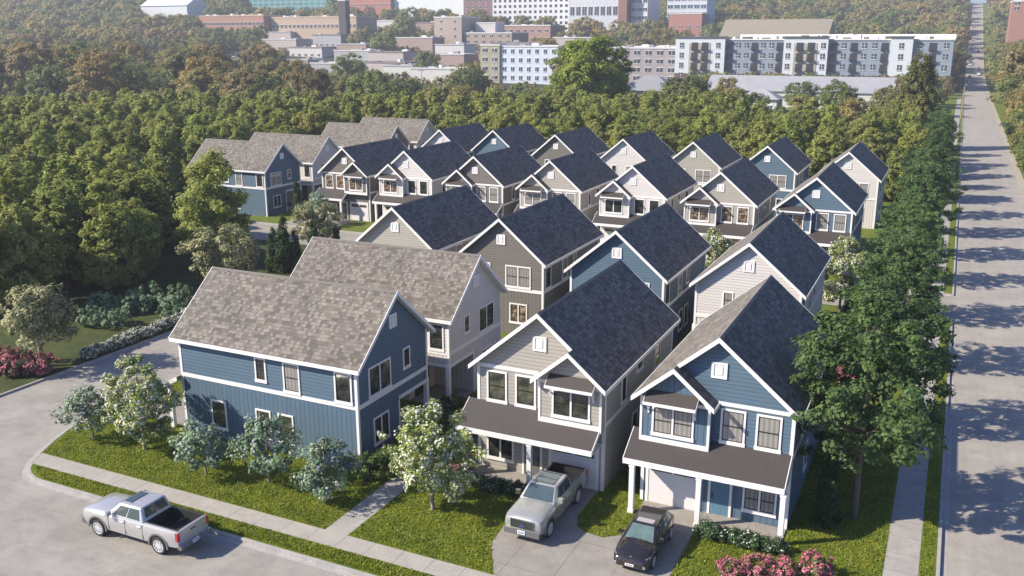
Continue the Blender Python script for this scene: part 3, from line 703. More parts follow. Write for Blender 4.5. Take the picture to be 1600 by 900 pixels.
    gr.box(f-.045, f+.1, -.6, .6, 1.13, 1.16, 2).box(f-.045, f+.1, -.6, -.57, .74, 1.13, 2).box(f-.045, f+.1, .57, .6, .74, 1.13, 2)
    gro = link('grille', gr.mesh('grille', [DARKP, m_plain('grille_bar', (.16,.16,.165), .3, .8), CHROME]), t)
    em = MB(); em.cyl((f-.06,0,.9), .1, .03, 'x', 20); eo = link('emblem', em.mesh('emblem', m_plain('emblem_blue', (.03,.06,.2), .3)), gro)
    eo.scale = (1,1.6,.65); eo.location = (0,0,.9*(1-.65))
    er = MB(); 
    for i in range(20):
        a0, a1 = 2*math.pi*i/20, 2*math.pi*(i+1)/20
        er.poly([(f-.08,.17*math.cos(a0),.9+.07*math.sin(a0)),(f-.08,.17*math.cos(a1),.9+.07*math.sin(a1)),(f-.08,.15*math.cos(a1),.9+.058*math.sin(a1)),(f-.08,.15*math.cos(a0),.9+.058*math.sin(a0))])
    link('emblem_ring', er.mesh('emblem_ring', CHROME), gro)
    for s in (-1, 1):
        hl = MB(); hl.mesh_([(f-.02,s*.58,.84),(f+.0,s*.83,.84),(f+.28,s*.965,.88),(f+.28,s*.955,1.1),(f+.02,s*.84,1.07),(f-.01,s*.58,1.07),(f+.2,s*.58,.9),(f+.2,s*.58,1.05)],
            [(0,1,4,5),(1,2,3,4),(0,5,7,6),(3,2,6,7),(4,3,7,5),(0,6,2,1)]); link('headlight', smooth_by_angle(hl.mesh('headlight', LENS)), t)
        tl = MB().box(a-.12, a+.015, *sorted((s*.84, s*1.0)), .92, 1.33); link('taillight', tl.mesh('taillight', REDL), t)
    bp_ = MB(); bp_.box(f-.12, f+.2, -.9, .9, .42, .66); link('bumper', bp_.mesh('front_bumper', m_plain('bumper_grey', (.12,.12,.12), .5)), t)
    bp_ = MB(); bp_.box(a-.05, a+.16, -.96, -.34, .5, .72).box(a-.05, a+.16, .34, .96, .5, .72).box(a-.05, a+.12, -.34, .34, .48, .62); link('bumper', bp_.mesh('rear_bumper', CHROME), t)
    pl = m_plain('plate', plate, .5)
    for xx in (f-.14, a+.125):
        po = link('licence_plate', MB().box(xx-.01, xx+.01, -.19, .19, .5, .68).mesh('plate', pl), t)
        ch = MB(); s = -1 if xx < 0 else 1
        for k in range(6): ch.box(*sorted((xx+s*.01, xx+s*.014)), -.15+k*.052, -.115+k*.052, .55, .63)
        link('plate_text', ch.mesh('plate_characters', m_plain('plate_ink', (.05,.08,.2), .5)), po)
    tg = MB().box(a-.0, a+.012, -.72, .72, .84, 1.3); link('tailgate', tg.mesh('tailgate', paint), t)
    link('tailgate_handle', MB().box(a+.012, a+.03, -.16, .16, 1.14, 1.2).mesh('tg_handle', DARKP), t)
    return t
SILVER = m_plain('silver_paint', (.50,.49,.475), .3, .45, var=.03, coat=.8)
pickup('pickup_truck', 'silver pickup truck on the street with dark empty bed and red tail lights', (-32.85, 28.1, GZ+.01), R(0.5), SILVER, L=6.1, wb=3.85, sunroof='small')
SILVER2 = m_plain('silver_olive_paint', (.43,.43,.40), .3, .45, var=.03, coat=.8)
pickup('pickup_truck', 'silver pickup truck nosed towards the street on the driveway of the light greige house', (-16.2, 38.0, .01), R(90), SILVER2, L=5.9, wb=3.6, plate=(.45,.68,.72), sunroof='large')
def hatch(name, label, loc, rot, paint, detail=True, cat='car', scale=1, group=None):
    L, w = 4.4, .9
    t = empty(name, loc, rot, scale); tag(t, label, cat, group)
    f, a = -L/2, L/2; xf, xr = f+.82, a-.82
    st = [(f,.34,.60,.62,.62),(f+.08,.24,.68,.70,.76),(f+.35,.22,.78,.84,.86),(f+1.0,.22,.88,.97,.9),(f+1.35,.22,.92,1.0,.9),(0,.22,.95,.98,.9),(a-.9,.22,.98,1.0,.9),(a-.3,.26,.98,1.0,.86),(a-.05,.3,.9,.92,.80),(a,.36,.84,.86,.74)]
    body = smooth_by_angle(loft(MB(), st).mesh('car_body', paint), 45)
    if detail: body = bool_cut(body, [MB().cyl((xx, s*.84, .33), .39, .46, 'y', 24).mesh('c', DARKP) for xx in (xf, xr) for s in (-1, 1)])
    link('body', body, t)
    zb = .93; zr = 1.42; c = [f+1.25, f+2.05, a-.75, a-.12]
    B = [(c[0],-.80,zb),(c[0],.80,zb),(c[3],.78,zb),(c[3],-.78,zb)]; Tp = [(c[1],-.58,zr),(c[1],.58,zr),(c[2],.60,zr+.02),(c[2],-.60,zr+.02)]
    cm = MB().mesh_(B+Tp, [(0,1,5,4),(1,2,6,5),(2,3,7,6),(3,0,4,7),(4,5,6,7),(3,2,1,0)]).mesh('car_cabin', paint)
    bm = bmesh.new(); bm.from_mesh(cm); bmesh.ops.recalc_face_normals(bm, faces=bm.faces)
    bmesh.ops.bevel(bm, geom=[e for e in bm.edges if max(v.co.z for v in e.verts) > 1.2], offset=.1, segments=4, affect='EDGES', profile=.6)
    bm.to_mesh(cm); bm.free(); smooth_by_angle(cm, 50); link('cabin', cm, t)
    link('windshield', facepatch(MB(), [B[1],B[0],Tp[0],Tp[1]], .08,.92,.06,.9).mesh('windshield', m_plain('car_glass_green', (.10,.15,.135), .04, spec=1.0, var=.5, scale=3)), t)
    link('rear_window', facepatch(MB(), [B[3],B[2],Tp[2],Tp[3]], .12,.88,.25,.88).mesh('rear_window', CARGLASS), t)
    for q in ([B[0],B[3],Tp[3],Tp[0]], [B[2],B[1],Tp[1],Tp[2]]):
        lr = q[0][0] < q[1][0]
        for (u0,u1) in ((.17,.46),(.49,.72),(.75,.88)):
            if not lr: u0, u1 = 1-u1, 1-u0
            link('side_window', facepatch(MB(), q, u0, u1, .12, .84, off=.014).mesh('side_window', CARGLASS), t)
    if not detail:
        for xx in (xf, xr):
            for s in (-1, 1): link('wheel', MB().cyl((xx, s*.8, .31), .31, .2, 'y', 14).mesh('wheel', TYRE), t)
        return t
    for xx in (xf, xr):
        for s in (-1, 1): wheel(t, xx, s*.78, .34, .21, 10)
    link('sunroof', MB().box(c[1]+.08, c[1]+.42, -.40, .40, zr-.01, zr+.025).mesh('sunroof', m_plain('sunroof_pale', (.35,.33,.32), .25)), t)
    link('antenna', MB().tube([(c[2]-.15,0,zr),(c[2]-.02,0,zr+.12)], [.035,.008], 6).mesh('antenna', DARKP), t)
    for s in (-1, 1):
        hl = MB().mesh_([(f+.06,s*.42,.60),(f+.16,s*.74,.60),(f+.42,s*.855,.68),(f+.44,s*.84,.77),(f+.22,s*.72,.74),(f+.09,s*.42,.68),(f+.34,s*.42,.70)],
            [(0,1,4,5),(1,2,3,4),(0,5,6),(4,3,6,5),(0,6,2,1)]).mesh('headlight', LENS); link('headlight', smooth_by_angle(hl), t)
        kg = MB(); n = 16
        for (k0,k1,mi,dx) in ((1.0,.8,0,-.03),(.8,.0,1,-.02)):
            for i in range(n):
                a0, a1 = 2*math.pi*i/n, 2*math.pi*(i+1)/n
                kg.poly([(f+dx,s*.15+.125*k0*math.cos(a0),.58+.075*k0*math.sin(a0)),(f+dx,s*.15+.125*k0*math.cos(a1),.58+.075*k0*math.sin(a1)),(f+dx,s*.15+.125*k1*math.cos(a1),.58+.075*k1*math.sin(a1)),(f+dx,s*.15+.125*k1*math.cos(a0),.58+.075*k1*math.sin(a0))], mi)
        link('grille', kg.mesh('kidney_grille', [CHROME, DARKP]), t)
        link('fog_lamp', MB().cyl((f+.03,s*.66,.40), .06, .08, 'x', 12).mesh('fog_lamp', LENS), t)
        link('mirror', MB().box(c[0]+.28,c[0]+.42,*sorted((s*.86,s*1.06)),.95,1.09).mesh('car_mirror', paint), t)
        link('taillight', MB().box(a-.16,a-.02,*sorted((s*.5,s*.78)),.72,.86).mesh('car_taillight', REDL), t)
        for xx in (-.35, .55): link('door_handle', MB().box(xx,xx+.18,*sorted((s*.89,s*.925)),.80,.83).mesh('car_handle', paint), t)
        link('door_seam', MB().box(-.62,-.605,*sorted((s*.88,s*.906)),.34,.86).box(.22,.235,*sorted((s*.88,s*.906)),.34,.86).mesh('car_seam', DARKP), t)
    em = link('emblem', MB().cyl((f+.16,0,.735), .05, .025, 'z', 16).mesh('roundel', [CHROME]), t)
    e2 = MB()
    for k in range(4):
        a0 = k*math.pi/2; e2.poly([(f+.16,0,.7485)]+[(f+.16+.036*math.cos(a0+i*math.pi/12), .036*math.sin(a0+i*math.pi/12), .7485) for i in range(7)], k % 2)
    link('emblem_face', e2.mesh('roundel_face', [m_plain('roundel_blue', (.05,.2,.6), .3), WHITE]), em)
    link('lower_intake', MB().box(f-.005, f+.2, -.5, .5, .30, .43).mesh('intake', DARKP), t)
    po = link('licence_plate', MB().box(f-.03,f-.01,-.2,.2,.36,.47).mesh('car_plate', m_plain('plate_white', (.75,.74,.72), .5)), t)
    ch = MB()
    for k in range(6): ch.box(f-.034, f-.03, -.15+k*.052, -.115+k*.052, .385, .445)
    link('plate_text', ch.mesh('plate_characters2', m_plain('plate_ink2', (.25,.1,.1), .5)), po)
    return t
BROWNBLACK = m_plain('dark_car_paint', (.030,.025,.023), .2, .4, var=.05, coat=1)
hatch('hatchback_car', 'black hatchback car parked on the driveway of the blue front house', (-10.85, 36.95, .01), R(90), BROWNBLACK)
rng = random.Random(5)
cc = [(.6,.6,.6),(.05,.05,.05),(.3,.3,.32),(.35,.05,.04),(.7,.7,.68),(.08,.12,.2)]
for i in range(16):
    y = 470+i*26+rng.uniform(-5,5); x = rng.choice((3.6, 8.0))
    o = hatch('car', 'small distant car on the far end of the long straight road', (x, y, float(T(x,y))+.36), R(90) if x < 5 else R(-90), m_plain('far_paint_%d' % (i % 6), cc[i % 6], .3, .2, coat=.6), detail=False, group='distant cars on the long road')

# ---------------------------------------------------------------- vegetation
def np_mesh(name, V, F4, mats, mi=None):
    me = bpy.data.meshes.new(name); nf = len(F4); me.vertices.add(len(V)); me.vertices.foreach_set('co', V.astype(np.float32).ravel())
    me.loops.add(nf*4); me.loops.foreach_set('vertex_index', F4.astype(np.int32).ravel())
    me.polygons.add(nf); me.polygons.foreach_set('loop_start', np.arange(0, nf*4, 4, dtype=np.int32)); me.polygons.foreach_set('loop_total', np.full(nf, 4, np.int32))
    for m in (mats if isinstance(mats, (list,tuple)) else [mats]): me.materials.append(m)
    if mi is not None: me.polygons.foreach_set('material_index', mi.astype(np.int32))
    me.update(calc_edges=True); return me
def leafquads(rg, P, Nn, size, aspect=.6):
    n = len(P); t = rg.normal(size=(n,3)); t -= Nn*(t*Nn).sum(1)[:,None]; t /= np.linalg.norm(t, axis=1)[:,None]; b = np.cross(Nn, t)
    s = size*rg.uniform(.65, 1.35, n)[:,None]
    # diamond leaf, slightly folded
    V = np.stack([P-t*s, P-b*s*aspect+Nn*s*.15, P+t*s, P+b*s*aspect+Nn*s*.15], 1).reshape(-1,3)
    return V, np.arange(n*4).reshape(-1,4)
def clump_points(rg, K, m, prof, H, z0, rc, flat=.8, inner=.5):
    """K clumps spread through a crown; prof(h) gives radius at relative height h in 0..1"""
    h = rg.uniform(0, 1, K*3); rad = np.array([prof(v) for v in h]); keep = rg.uniform(0, 1, K*3) < (rad/rad.max())**1.2; h = h[keep][:K]; rad = rad[keep][:K]; k = len(h)
    an = rg.uniform(0, 2*np.pi, k); rr_ = rad*np.sqrt(rg.uniform(inner**2, 1, k))*rg.uniform(.82,1.12,k)
    C = np.stack([np.cos(an)*rr_, np.sin(an)*rr_, z0+h*H], 1)
    d = rg.normal(size=(k,m,3)); d /= np.linalg.norm(d, axis=2)[:,:,None]
    rcs = rc*rg.uniform(.6, 1.3, k)[:,None,None]
    q = d*rcs*rg.uniform(.45, 1, (k,m,1)); q[:,:,2] *= flat
    P = (C[:,None,:]+q).reshape(-1,3)
    ax = np.array([0,0,z0+H*.35]); o = C-ax; o /= np.linalg.norm(o, axis=1)[:,None]+1e-6
    nn = (d*.6+o[:,None,:]*.5+rg.normal(size=(k,m,3))*.35+np.array([0,0,.5])).reshape(-1,3); nn /= np.linalg.norm(nn, axis=1)[:,None]
    return P, nn, C
BARK = m_plain('bark', (.11,.085,.065), .9, var=.35, scale=6); BARKL = m_plain('bark_pale', (.26,.22,.18), .9, var=.3, scale=6)
def trunk_mesh(rg, C, H, z0, r0, mat, nb=10, fork=.35, lean=0, name='trunk'):
    mb = MB(); top = Vector((lean, 0, z0+H*.8)); zf = max(.4, z0*.9 if fork is None else (z0+H)*fork)
    mb.tube([(0,0,-.15),(0,0,.05),(lean*.1,.03,zf*.6),(lean*.25,-.03,zf),(lean*.6,.05,z0+H*.5),top], [r0*1.5,r0*1.12,r0,r0*.85,r0*.45,.02], 9)
    idx = rg.choice(len(C), min(nb, len(C)), replace=False)
    for i in idx:
        c = Vector(C[i]); zs = max(zf*.85, min(c.z*.75, zf+(c.z-zf)*.45)); s = Vector((lean*.3, 0, zs*.95)); md = s.lerp(c, .5)+Vector((0,0,-.06*(c-s).length+.1)); r_ = r0*.42
        mb.tube([s, s.lerp(md,.5)+Vector(rg.normal(size=3)*.05), md, c], [r_, r_*.8, r_*.55, .015], 6)
    return mb.mesh(name, mat, True)
SP = {
 'oak': lambda h: math.sin(math.pi*min(1,(h*.86+.14)))**.6 if h < 1 else 0,
 'forest': lambda h: (1-h)**.45*min(1, .5+h*3),
 'round': lambda h: math.sqrt(max(0, 1-(2*h-1)**2))**.9+.08,
 'cone': lambda h: (1-h)**.75+.03,
 'fatcone': lambda h: (1-h)**.42,
 'umbrella': lambda h: (1-h)**.45*(.55+.45*h) if h > .08 else .7,
}
def make_tree(key, seed, shape, rad, H, z0, K, m, rc, leaf, leafmat, barkmat=None, r0=.14, nb=10, flat=.75, inner=.45, flower=None, fork=.35, aspect=.55, lobes=0):
    rg = np.random.default_rng(seed); pf = lambda h: rad*SP[shape](h)
    P, nn, C = clump_points(rg, K, m, pf, H, z0, rc, flat, inner)
    if lobes:
        an = np.arctan2(P[:,1],P[:,0]); k = 1+.16*np.sin(an*lobes+seed)+.1*np.sin(an*(lobes+2)+P[:,2]*1.3); P[:,0] *= k; P[:,1] *= k; C[:,0] *= 1; 
    V, F = leafquads(rg, P, nn, leaf, aspect)
    res = {'crown': np_mesh(key+'_crown', V, F, leafmat)}
    if flower:
        fm, frac, fs = flower
        sel = rg.uniform(0,1,len(P)) < frac; Q = P[sel]*1.0; Q[:,:2] *= 1.03; Q[:,2] += .03
        V, F = leafquads(rg, Q, nn[sel], fs, .8); res['blossom'] = np_mesh(key+'_blossom', V, F, fm)
    if barkmat: res['trunk'] = trunk_mesh(rg, C, H, z0, r0, barkmat, nb, fork, name=key+'_trunk')
    return res
def plant(name, parts, loc, label, cat, rot=0, scale=1, group=None, sz=None):
    t = empty(name, loc, rot); t.scale = (scale, scale, sz or scale); tag(t, label, cat, group)
    for k, me in parts.items(): link(k, me, t)
    return t
LF_OAK = m_leaf('leaf_oak', (.055,.115,.035), (.16,.235,.08), .42, objvar=.12)
LF_FOR = m_leaf('leaf_forest', (.17,.225,.045), (.38,.43,.12), .5, ((.33,.31,.08), .4), .2)
LF_WOOD = m_leaf('leaf_wood', (.19,.20,.055), (.34,.33,.11), .42, ((.27,.20,.08), .5), .22)
LF_WOOD2 = m_leaf('leaf_wood_green', (.12,.165,.045), (.24,.28,.09), .4, ((.15,.17,.05), .5), .2)
LF_WOOD3 = m_leaf('leaf_wood_gold', (.25,.21,.06), (.42,.35,.11), .4, ((.34,.22,.09), .5), .2)
LF_WOOD4 = m_leaf('leaf_wood_brown', (.20,.165,.065), (.34,.28,.12), .4, ((.18,.15,.08), .5), .2)
WOODM = [LF_WOOD, LF_WOOD2, LF_WOOD, LF_WOOD3, LF_WOOD2, LF_WOOD4]
LF_TEAL = m_leaf('leaf_teal', (.10,.18,.08), (.28,.38,.23), .25, objvar=.12)
LF_LIME = m_leaf('leaf_lime', (.17,.24,.035), (.34,.40,.09), .4, objvar=.1)
LF_BRIGHT = m_leaf('leaf_bright', (.16,.22,.02), (.32,.38,.055), .4, objvar=.05)
LF_OLIVE = m_leaf('leaf_olive', (.15,.17,.06), (.42,.40,.22), .25, objvar=.12)
LF_DARK = m_leaf('leaf_cypress', (.018,.042,.010), (.045,.085,.018), .15, objvar=.15)
LF_CON = m_leaf('leaf_conifer', (.11,.125,.03), (.22,.22,.06), .3)
LF_SHR = m_leaf('leaf_shrub', (.02,.05,.018), (.07,.12,.045), .25)
FL_W = m_leaf('blossom_white', (.60,.60,.50), (.80,.78,.72), .3, objvar=.05)
FL_P = m_leaf('blossom_pink', (.50,.06,.16), (.78,.24,.36), .3, objvar=.12)
FL_M = m_leaf('blossom_lilac', (.42,.38,.46), (.62,.58,.62), .3, objvar=.08)

# roadside row of oaks
oaks = [make_tree('oak%d' % i, 20+i, 'oak', 3.2, 7.6, 2.8, 250, 85, .42, .105, LF_OAK, BARK, .13, 18, .7, .35, fork=.45, lobes=4) for i in range(3)]
oy = [44.2, 56.4, 68.6, 80.8, 94, 106.5, 119, 131.5, 144, 157, 171, 186, 202]
rng = random.Random(11)
for i, y in enumerate(oy):
    s = rng.uniform(.86, 1.04) if i else 1.17
    lb = 'nearest dark green oak of the roadside row, beside the blue front house' if i == 0 else ('dark green oak in the roadside row second from the front' if i == 1 else ('farthest dark green tree of the roadside row before the conifer' if i == len(oy)-1 else 'dark green oak in the middle stretch of the roadside row'))
    plant('oak_tree', oaks[i % 3], (-2.3+rng.uniform(-.4,.3) if i < 8 else -2.6+rng.uniform(-.8,.8), y, 0), lb, 'tree', rng.uniform(0,6.28) if i else 2.1, s, 'dark green oaks lining the long road')
# forest round the houses
LF_FOR2 = m_leaf('leaf_forest_light', (.22,.26,.055), (.44,.46,.14), .5, ((.36,.32,.10), .4), .15)
fors = [make_tree('forest%d' % i, 40+i, ('forest','oak','forest','round','oak','forest')[i], 2.8+.3*(i % 3), (8.8,7.8,9.2,7.6,8.6,8.0)[i], 1.0, 270, 50, .5, .175, LF_FOR2 if i in (1, 4) else LF_FOR, BARK if i < 5 else BARK, .16, 6, .8, .45, fork=.5, lobes=3) for i in range(6)]
rng = random.Random(3); pts = []
camp = np.array([0, 0, 22.94])
def scr(x, y, z):
    d = Vector((x,y,z-22.941)); ww = d.dot(fw)
    return (800+1439*d.dot(r2)/ww, 450-1439*d.dot(u2)/ww) if ww > 1 else (-9e3, 0)
def in_forest(x, y):
    s = .9*y-.43*x
    if s > 218 + 10*math.sin(x*.07): return False
    if x > -4.5 or (x > -45 and y > 196 - (x+45)*.15): return False
    if x > -69 and y < 52: return False
    if y < 82: return x < (-66 if y < 72 else -78)
    if y < 93: return x < -99
    if y < 152: return x < -98 or (y > 139.5 and x > -77)
    return True
for i in range(-39, 1):
    for j in range(-1, 54):
        x = i*5.2+rng.uniform(-2,2); y = 24+j*4.7+rng.uniform(-1.8,1.8)
        if not in_forest(x, y): continue
        sx, sy = scr(x, y, 7)
        if -70 < sx < 1560 and sy < 560: pts.append((x, y))
pts.sort(key=lambda p: p[0]**2+p[1]**2)
print('forest trees', len(pts))
for k, (x, y) in enumerate(pts[:300]):
    s = rng.uniform(.78, 1.2)
    if x < -95 and y < 70: s *= 1.05
    lb = 'yellow-green leafy tree of the dense wood around the houses'
    t = plant('forest_tree', fors[k % 6], (x, y, 0), lb, 'tree', rng.uniform(0,6.28), s, 'yellow-green trees of the dense wood around the houses')
def merge_trees(name, protos, places, mat):
    Vs, Fs, o = [], [], 0; mi = []
    for (x, y, z, s, r, k) in places:
        V = protos[k % len(protos)]; c, q = math.cos(r), math.sin(r)
        W = V*s; W = np.stack([W[:,0]*c-W[:,1]*q+x, W[:,0]*q+W[:,1]*c+y, W[:,2]+z], 1); Vs.append(W); Fs.append(np.arange(len(W)).reshape(-1,4)+o); o += len(W); mi.append(np.full(len(W)//4, int(abs(x*13+y*7)) % (len(mat) if isinstance(mat, list) else 1)))
    return np_mesh(name, np.concatenate(Vs), np.concatenate(Fs), mat, np.concatenate(mi))
def lowtree(seed, shape, rad, H, z0, K, m, rc, leaf):
    rg = np.random.default_rng(seed); P, nn, C = clump_points(rg, K, m, lambda h: rad*SP[shape](h), H, z0, rc, .8, .6); return leafquads(rg, P, nn, leaf)[0]
if len(pts) > 300:
    pr = [lowtree(60+i, 'forest', 3.0, 9.3, 1.4, 130, 18, .55, .34) for i in range(4)]
    pl = [(x, y, 0, rng.uniform(.85,1.12), rng.uniform(0,6.28), rng.randrange(4)) for x, y in pts[300:]]
    tag(link('woodland', merge_trees('woodland', pr, pl, LF_FOR)), 'farther belt of yellow-green woodland behind the houses', 'woodland', kind='stuff')
# olive-brown woods on the slope behind
woods = [make_tree('wood%d' % i, 80+i, 'round', 5.4+.5*(i % 3), 10.5+(i % 2)*1.5, 2.2, 100, 80, 1.25, .34, WOODM[i], BARK, .25, 5, .8, .5, fork=.4, lobes=3) for i in range(6)]
woodp = [lowtree(90+i, 'round', 6, 11, 2.0, 60, 28, 1.5, .62) for i in range(4)]
CLEAR = []   # (x0, x1, y0, y1) footprints of far buildings

# ---------------------------------------------------------------- town behind
FARW = m_plain('far_window', (.045,.055,.07), .2)
def far_building(name, label, x0, x1, y, dep, zt, colr, rows=0, cols=0, ww=1.6, wh=1.9, z0=None, roofc=(.55,.54,.52), zlow=None, vis=None, parapet=True, segs=None, roof='flat', group=None, winc=None, cat='building', rooftop=0, mat=None):
    zb = float(min(T(x0,y), T(x1,y)))-1 if z0 is None else z0
    t = empty(name, ((x0+x1)/2, y, zb)); tag(t, label, cat, group); w = x1-x0; h = zt-zb
    m = mat or m_plain('far_%d' % (hash(tuple(colr)) % 99999), colr, .8, var=.12, scale=.35)
    b = MB().box(-w/2, w/2, 0, dep, 0, h); link('wall', b.mesh('far_wall', m), t)
    rm = m_plain('far_roof_%d' % (hash(tuple(roofc)) % 99999), roofc, .8, var=.15, scale=.3)
    if roof == 'flat':
        r_ = MB().box(-w/2+.3, w/2-.3, .3, dep-.3, h-.1, h+.02)
        if parapet: r_.box(-w/2-.25,w/2+.25,-.25,.3,h+.003,h+.75).box(-w/2-.25,w/2+.25,dep-.3,dep+.25,h+.003,h+.75).box(-w/2-.25,-w/2+.3,.3,dep-.3,h+.003,h+.75).box(w/2-.3,w/2+.25,.3,dep-.3,h+.003,h+.75)
    elif roof == 'hip':
        o = .8; e = min(w, dep)*.45; rh = dep*.28
        r_ = MB().mesh_([(-w/2-o,-o,h),(w/2+o,-o,h),(w/2+o,dep+o,h),(-w/2-o,dep+o,h),(-w/2+e,dep/2,h+rh),(w/2-e,dep/2,h+rh)],[(0,1,5,4),(1,2,5),(2,3,4,5),(3,0,4),(3,2,1,0)])
    else:
        o = .6; rh = dep*.3
        r_ = MB().mesh_([(-w/2-o,-o,h),(w/2+o,-o,h),(w/2+o,dep+o,h),(-w/2-o,dep+o,h),(-w/2-o,dep/2,h+rh),(w/2+o,dep/2,h+rh)],[(0,1,5,4),(1,2,5),(2,3,4,5),(3,0,4),(3,2,1,0)])
    ro = link('roof', r_.mesh('far_roof', rm), t)
    rg = random.Random(int(abs(x0)*7+y))
    for i in range(rooftop):
        xx = rg.uniform(-w/2+2, w/2-5); yy = rg.uniform(1, dep-4); a, c = rg.uniform(1.5,4), rg.uniform(1.5,3); hh = rg.uniform(.9,1.8)
        ut = MB().box(xx,xx+a,yy,yy+c,h+.02,h+hh).box(xx+.2,xx+a-.2,yy+.2,yy+c-.2,h+hh,h+hh+.25)
        link('rooftop_unit', ut.mesh('rooftop_unit', m_plain('unit_%d' % (i % 2), ((.6,.6,.6),(.25,.25,.26))[i % 2], .6)), ro)
    if rows:
        wm = MB().box(-ww/2, ww/2, -.12, .0, 0, wh).mesh('far_window', winc or FARW)
        zf = (zlow if zlow is not None else zb)-zb; st = (h-zf)/rows
        fm = MB().box(-ww/2-.18,ww/2+.18,-.2,-.0,-.18,0).box(-ww/2-.18,ww/2+.18,-.2,0,wh,wh+.18).box(-.06,.06,-.17,-.12,0,wh).mesh('far_window_trim', WHITE)
        for r in range(rows):
            for c in range(cols):
                o = link('window', wm, t, (-w/2+(c+.5)*w/cols, 0, zf+r*st+st*.28)); 
                if rows*cols < 70: link('trim', fm, o)
    CLEAR.append((x0-4, x1+4, y-6, y+dep+4)); VIS.append((x0, x1, y, zlow if zlow is not None else zb+h*.62))
    return t
VIS = []
fb = far_building
WH, BG, BR, GY = (.62,.63,.64), (.33,.27,.22), (.33,.16,.11), (.26,.30,.35)
# long four-storey apartment block, built from facade sections standing proud of one another
ap = empty('apartment_building', (-64, 440, 0)); tag(ap, 'long white and blue-grey apartment block with dark balconies behind the wood', 'building')
M_w, M_g, M_b, M_t = m_plain('ap_white', (.52,.55,.57), .7, scale=.4), m_plain('ap_bluegrey', (.21,.25,.30), .7, scale=.4), m_plain('ap_brick', (.12,.055,.045), .8, scale=1), m_plain('ap_tan', (.33,.30,.24), .7)
M_cor = m_plain('cornice_dark', (.08,.07,.065), .6)
link('wall', MB().box(-59.4,59.4,0,42,0,21.3).mesh('ap_core', M_g), ap)
link('base_wall', MB().box(-59.6,59.6,-.35,0,0,6.2).mesh('ap_base', M_b), ap)
rf_ = link('roof', MB().box(-59.7,59.7,-.4,42.3,21.3,21.9).mesh('ap_roof', m_plain('roof_membrane', (.62,.60,.57), .7, scale=.2)), ap)
secs = [(-59.4,-36.1,1), (-9.7,9.3,1), (34.8,43.7,2)]
for a, b, k in secs:
    s_ = link('projecting_bay', MB().box(a,b,-2.2,0,6.2,22.4).mesh('ap_bay', M_w), ap); link('cornice', MB().box(a-.5,b+.5,-2.8,1.5,22.4,23.0).mesh('cornice', M_cor), s_)
    link('brick_base', MB().box(a-.01,b+.01,-2.3,-.36,0,6.19).mesh('ap_bay_base', M_b), s_)
    if k == 1:
        m_ = (a+b)/2; link('balcony_recess', MB().box(m_-5,m_+5,-2.35,-2.2,3,20.0).mesh('ap_recess', M_t), s_)
wmsh = MB().box(-.95,.95,-.15,0,0,2.3).mesh('ap_window', FARW); wtr = MB().box(-1.15,1.15,-.22,0,-.2,0).box(-.06,.06,-.2,-.15,0,2.3).box(-.95,.95,-.2,-.15,1.1,1.2).mesh('ap_sill', WHITE)
bal = MB().box(-1.7,1.7,-1.3,-.02,-.25,0)
for i in range(18): bal.box(-1.7+i*.195,-1.64+i*.195,-1.3,-1.25,0,1.15)
bal.box(-1.7,1.7,-1.32,-1.23,1.15,1.25); bal = bal.mesh('ap_balcony', BLACKM); dk = MB().box(-1.5,1.5,-.12,0,0,3.0).mesh('ap_balcony_door', m_plain('balcony_dark', (.03,.032,.036), .4))
for r in range(4):
    z = 3.0+r*4.55+.9
    for a, b, k in secs:
        if k == 1:
            m_ = (a+b)/2
            for xx in (m_-2.4, m_+2.4): o = link('balcony', dk, ap, (xx, -2.36, z-.3)); link('railing', bal, o)
            for xx in (a+3.1, b-3.1) if b-a > 20 else (a+2, b-2): o = link('window', wmsh, ap, (xx, -2.2, z+.3)); link('sill', wtr, o)
        else:
            o = link('window', wmsh, ap, ((a+b)/2, -2.2, z+.3)); link('sill', wtr, o)
    for a, b, seq in ((-36,-9.8,'bwwbwwb'),(9.4,34.7,'bwbwwb'),(43.8,59.2,'wbw')):
        st = (b-a)/len(seq)
        for i, ch in enumerate(seq):
            xx = a+st*(i+.5)
            if ch == 'w': o = link('window', wmsh, ap, (xx, -.36 if z < 5 else 0, z+.3)); link('sill', wtr, o)
            else: o = link('balcony', dk, ap, (xx, -.36 if z < 5 else 0, z-.3)); link('railing', bal, o)
rg_ = random.Random(8)
for i in range(26):
    xx = -56+i*4.4; hh = rg_.uniform(.5,1.6); a = rg_.uniform(1.2,3.4)
    link('rooftop_unit', MB().box(xx,xx+a,rg_.uniform(2,6),12,21.9,21.9+hh).mesh('ap_unit', (M_cor, WHITE)[i % 2]), rf_)
link('roof_parapet', MB().box(-34,59.7,20,21,21.9,23.8).box(16,18,10,42,21.9,24.0).mesh('ap_parapet', WHITE), rf_)
CLEAR.append((-128,0,434,486)); VIS.append((-124,-5,440,8))
fb('apartment_building','olive and white end block of the far apartments beside the tall beige building',-219.7,-209,424,30,18.6,(.30,.29,.19),4,2,2.6,1.9,zlow=1)
fb('apartment_building','white stretch of apartments with dark windows left of the bright green tree',-208.9,-178,425,34,18.0,(.50,.56,.62),4,7,1.7,2,zlow=1,rooftop=9)
fb('apartment_building','grey-brown apartment stretch seen to the right of the bright green tree',-165,-124.5,446,34,17.2,(.30,.27,.26),4,7,3,2,zlow=1,rooftop=12)
fb('brick_building','tall beige masonry building with a blue-topped corner',-325,-304,560,26,35.2,BG,5,2,1.4,2.0,rooftop=1)
fb('brick_building','lower beige masonry wing with rows of paired windows',-303.5,-268,562,26,25,(.30,.23,.18),4,6,1.8,2.1,rooftop=3)
fb('water_tank','round metal-clad penthouse above the beige masonry wing',-300,-285,572,14,31.5,(.45,.42,.40),cat='tank')
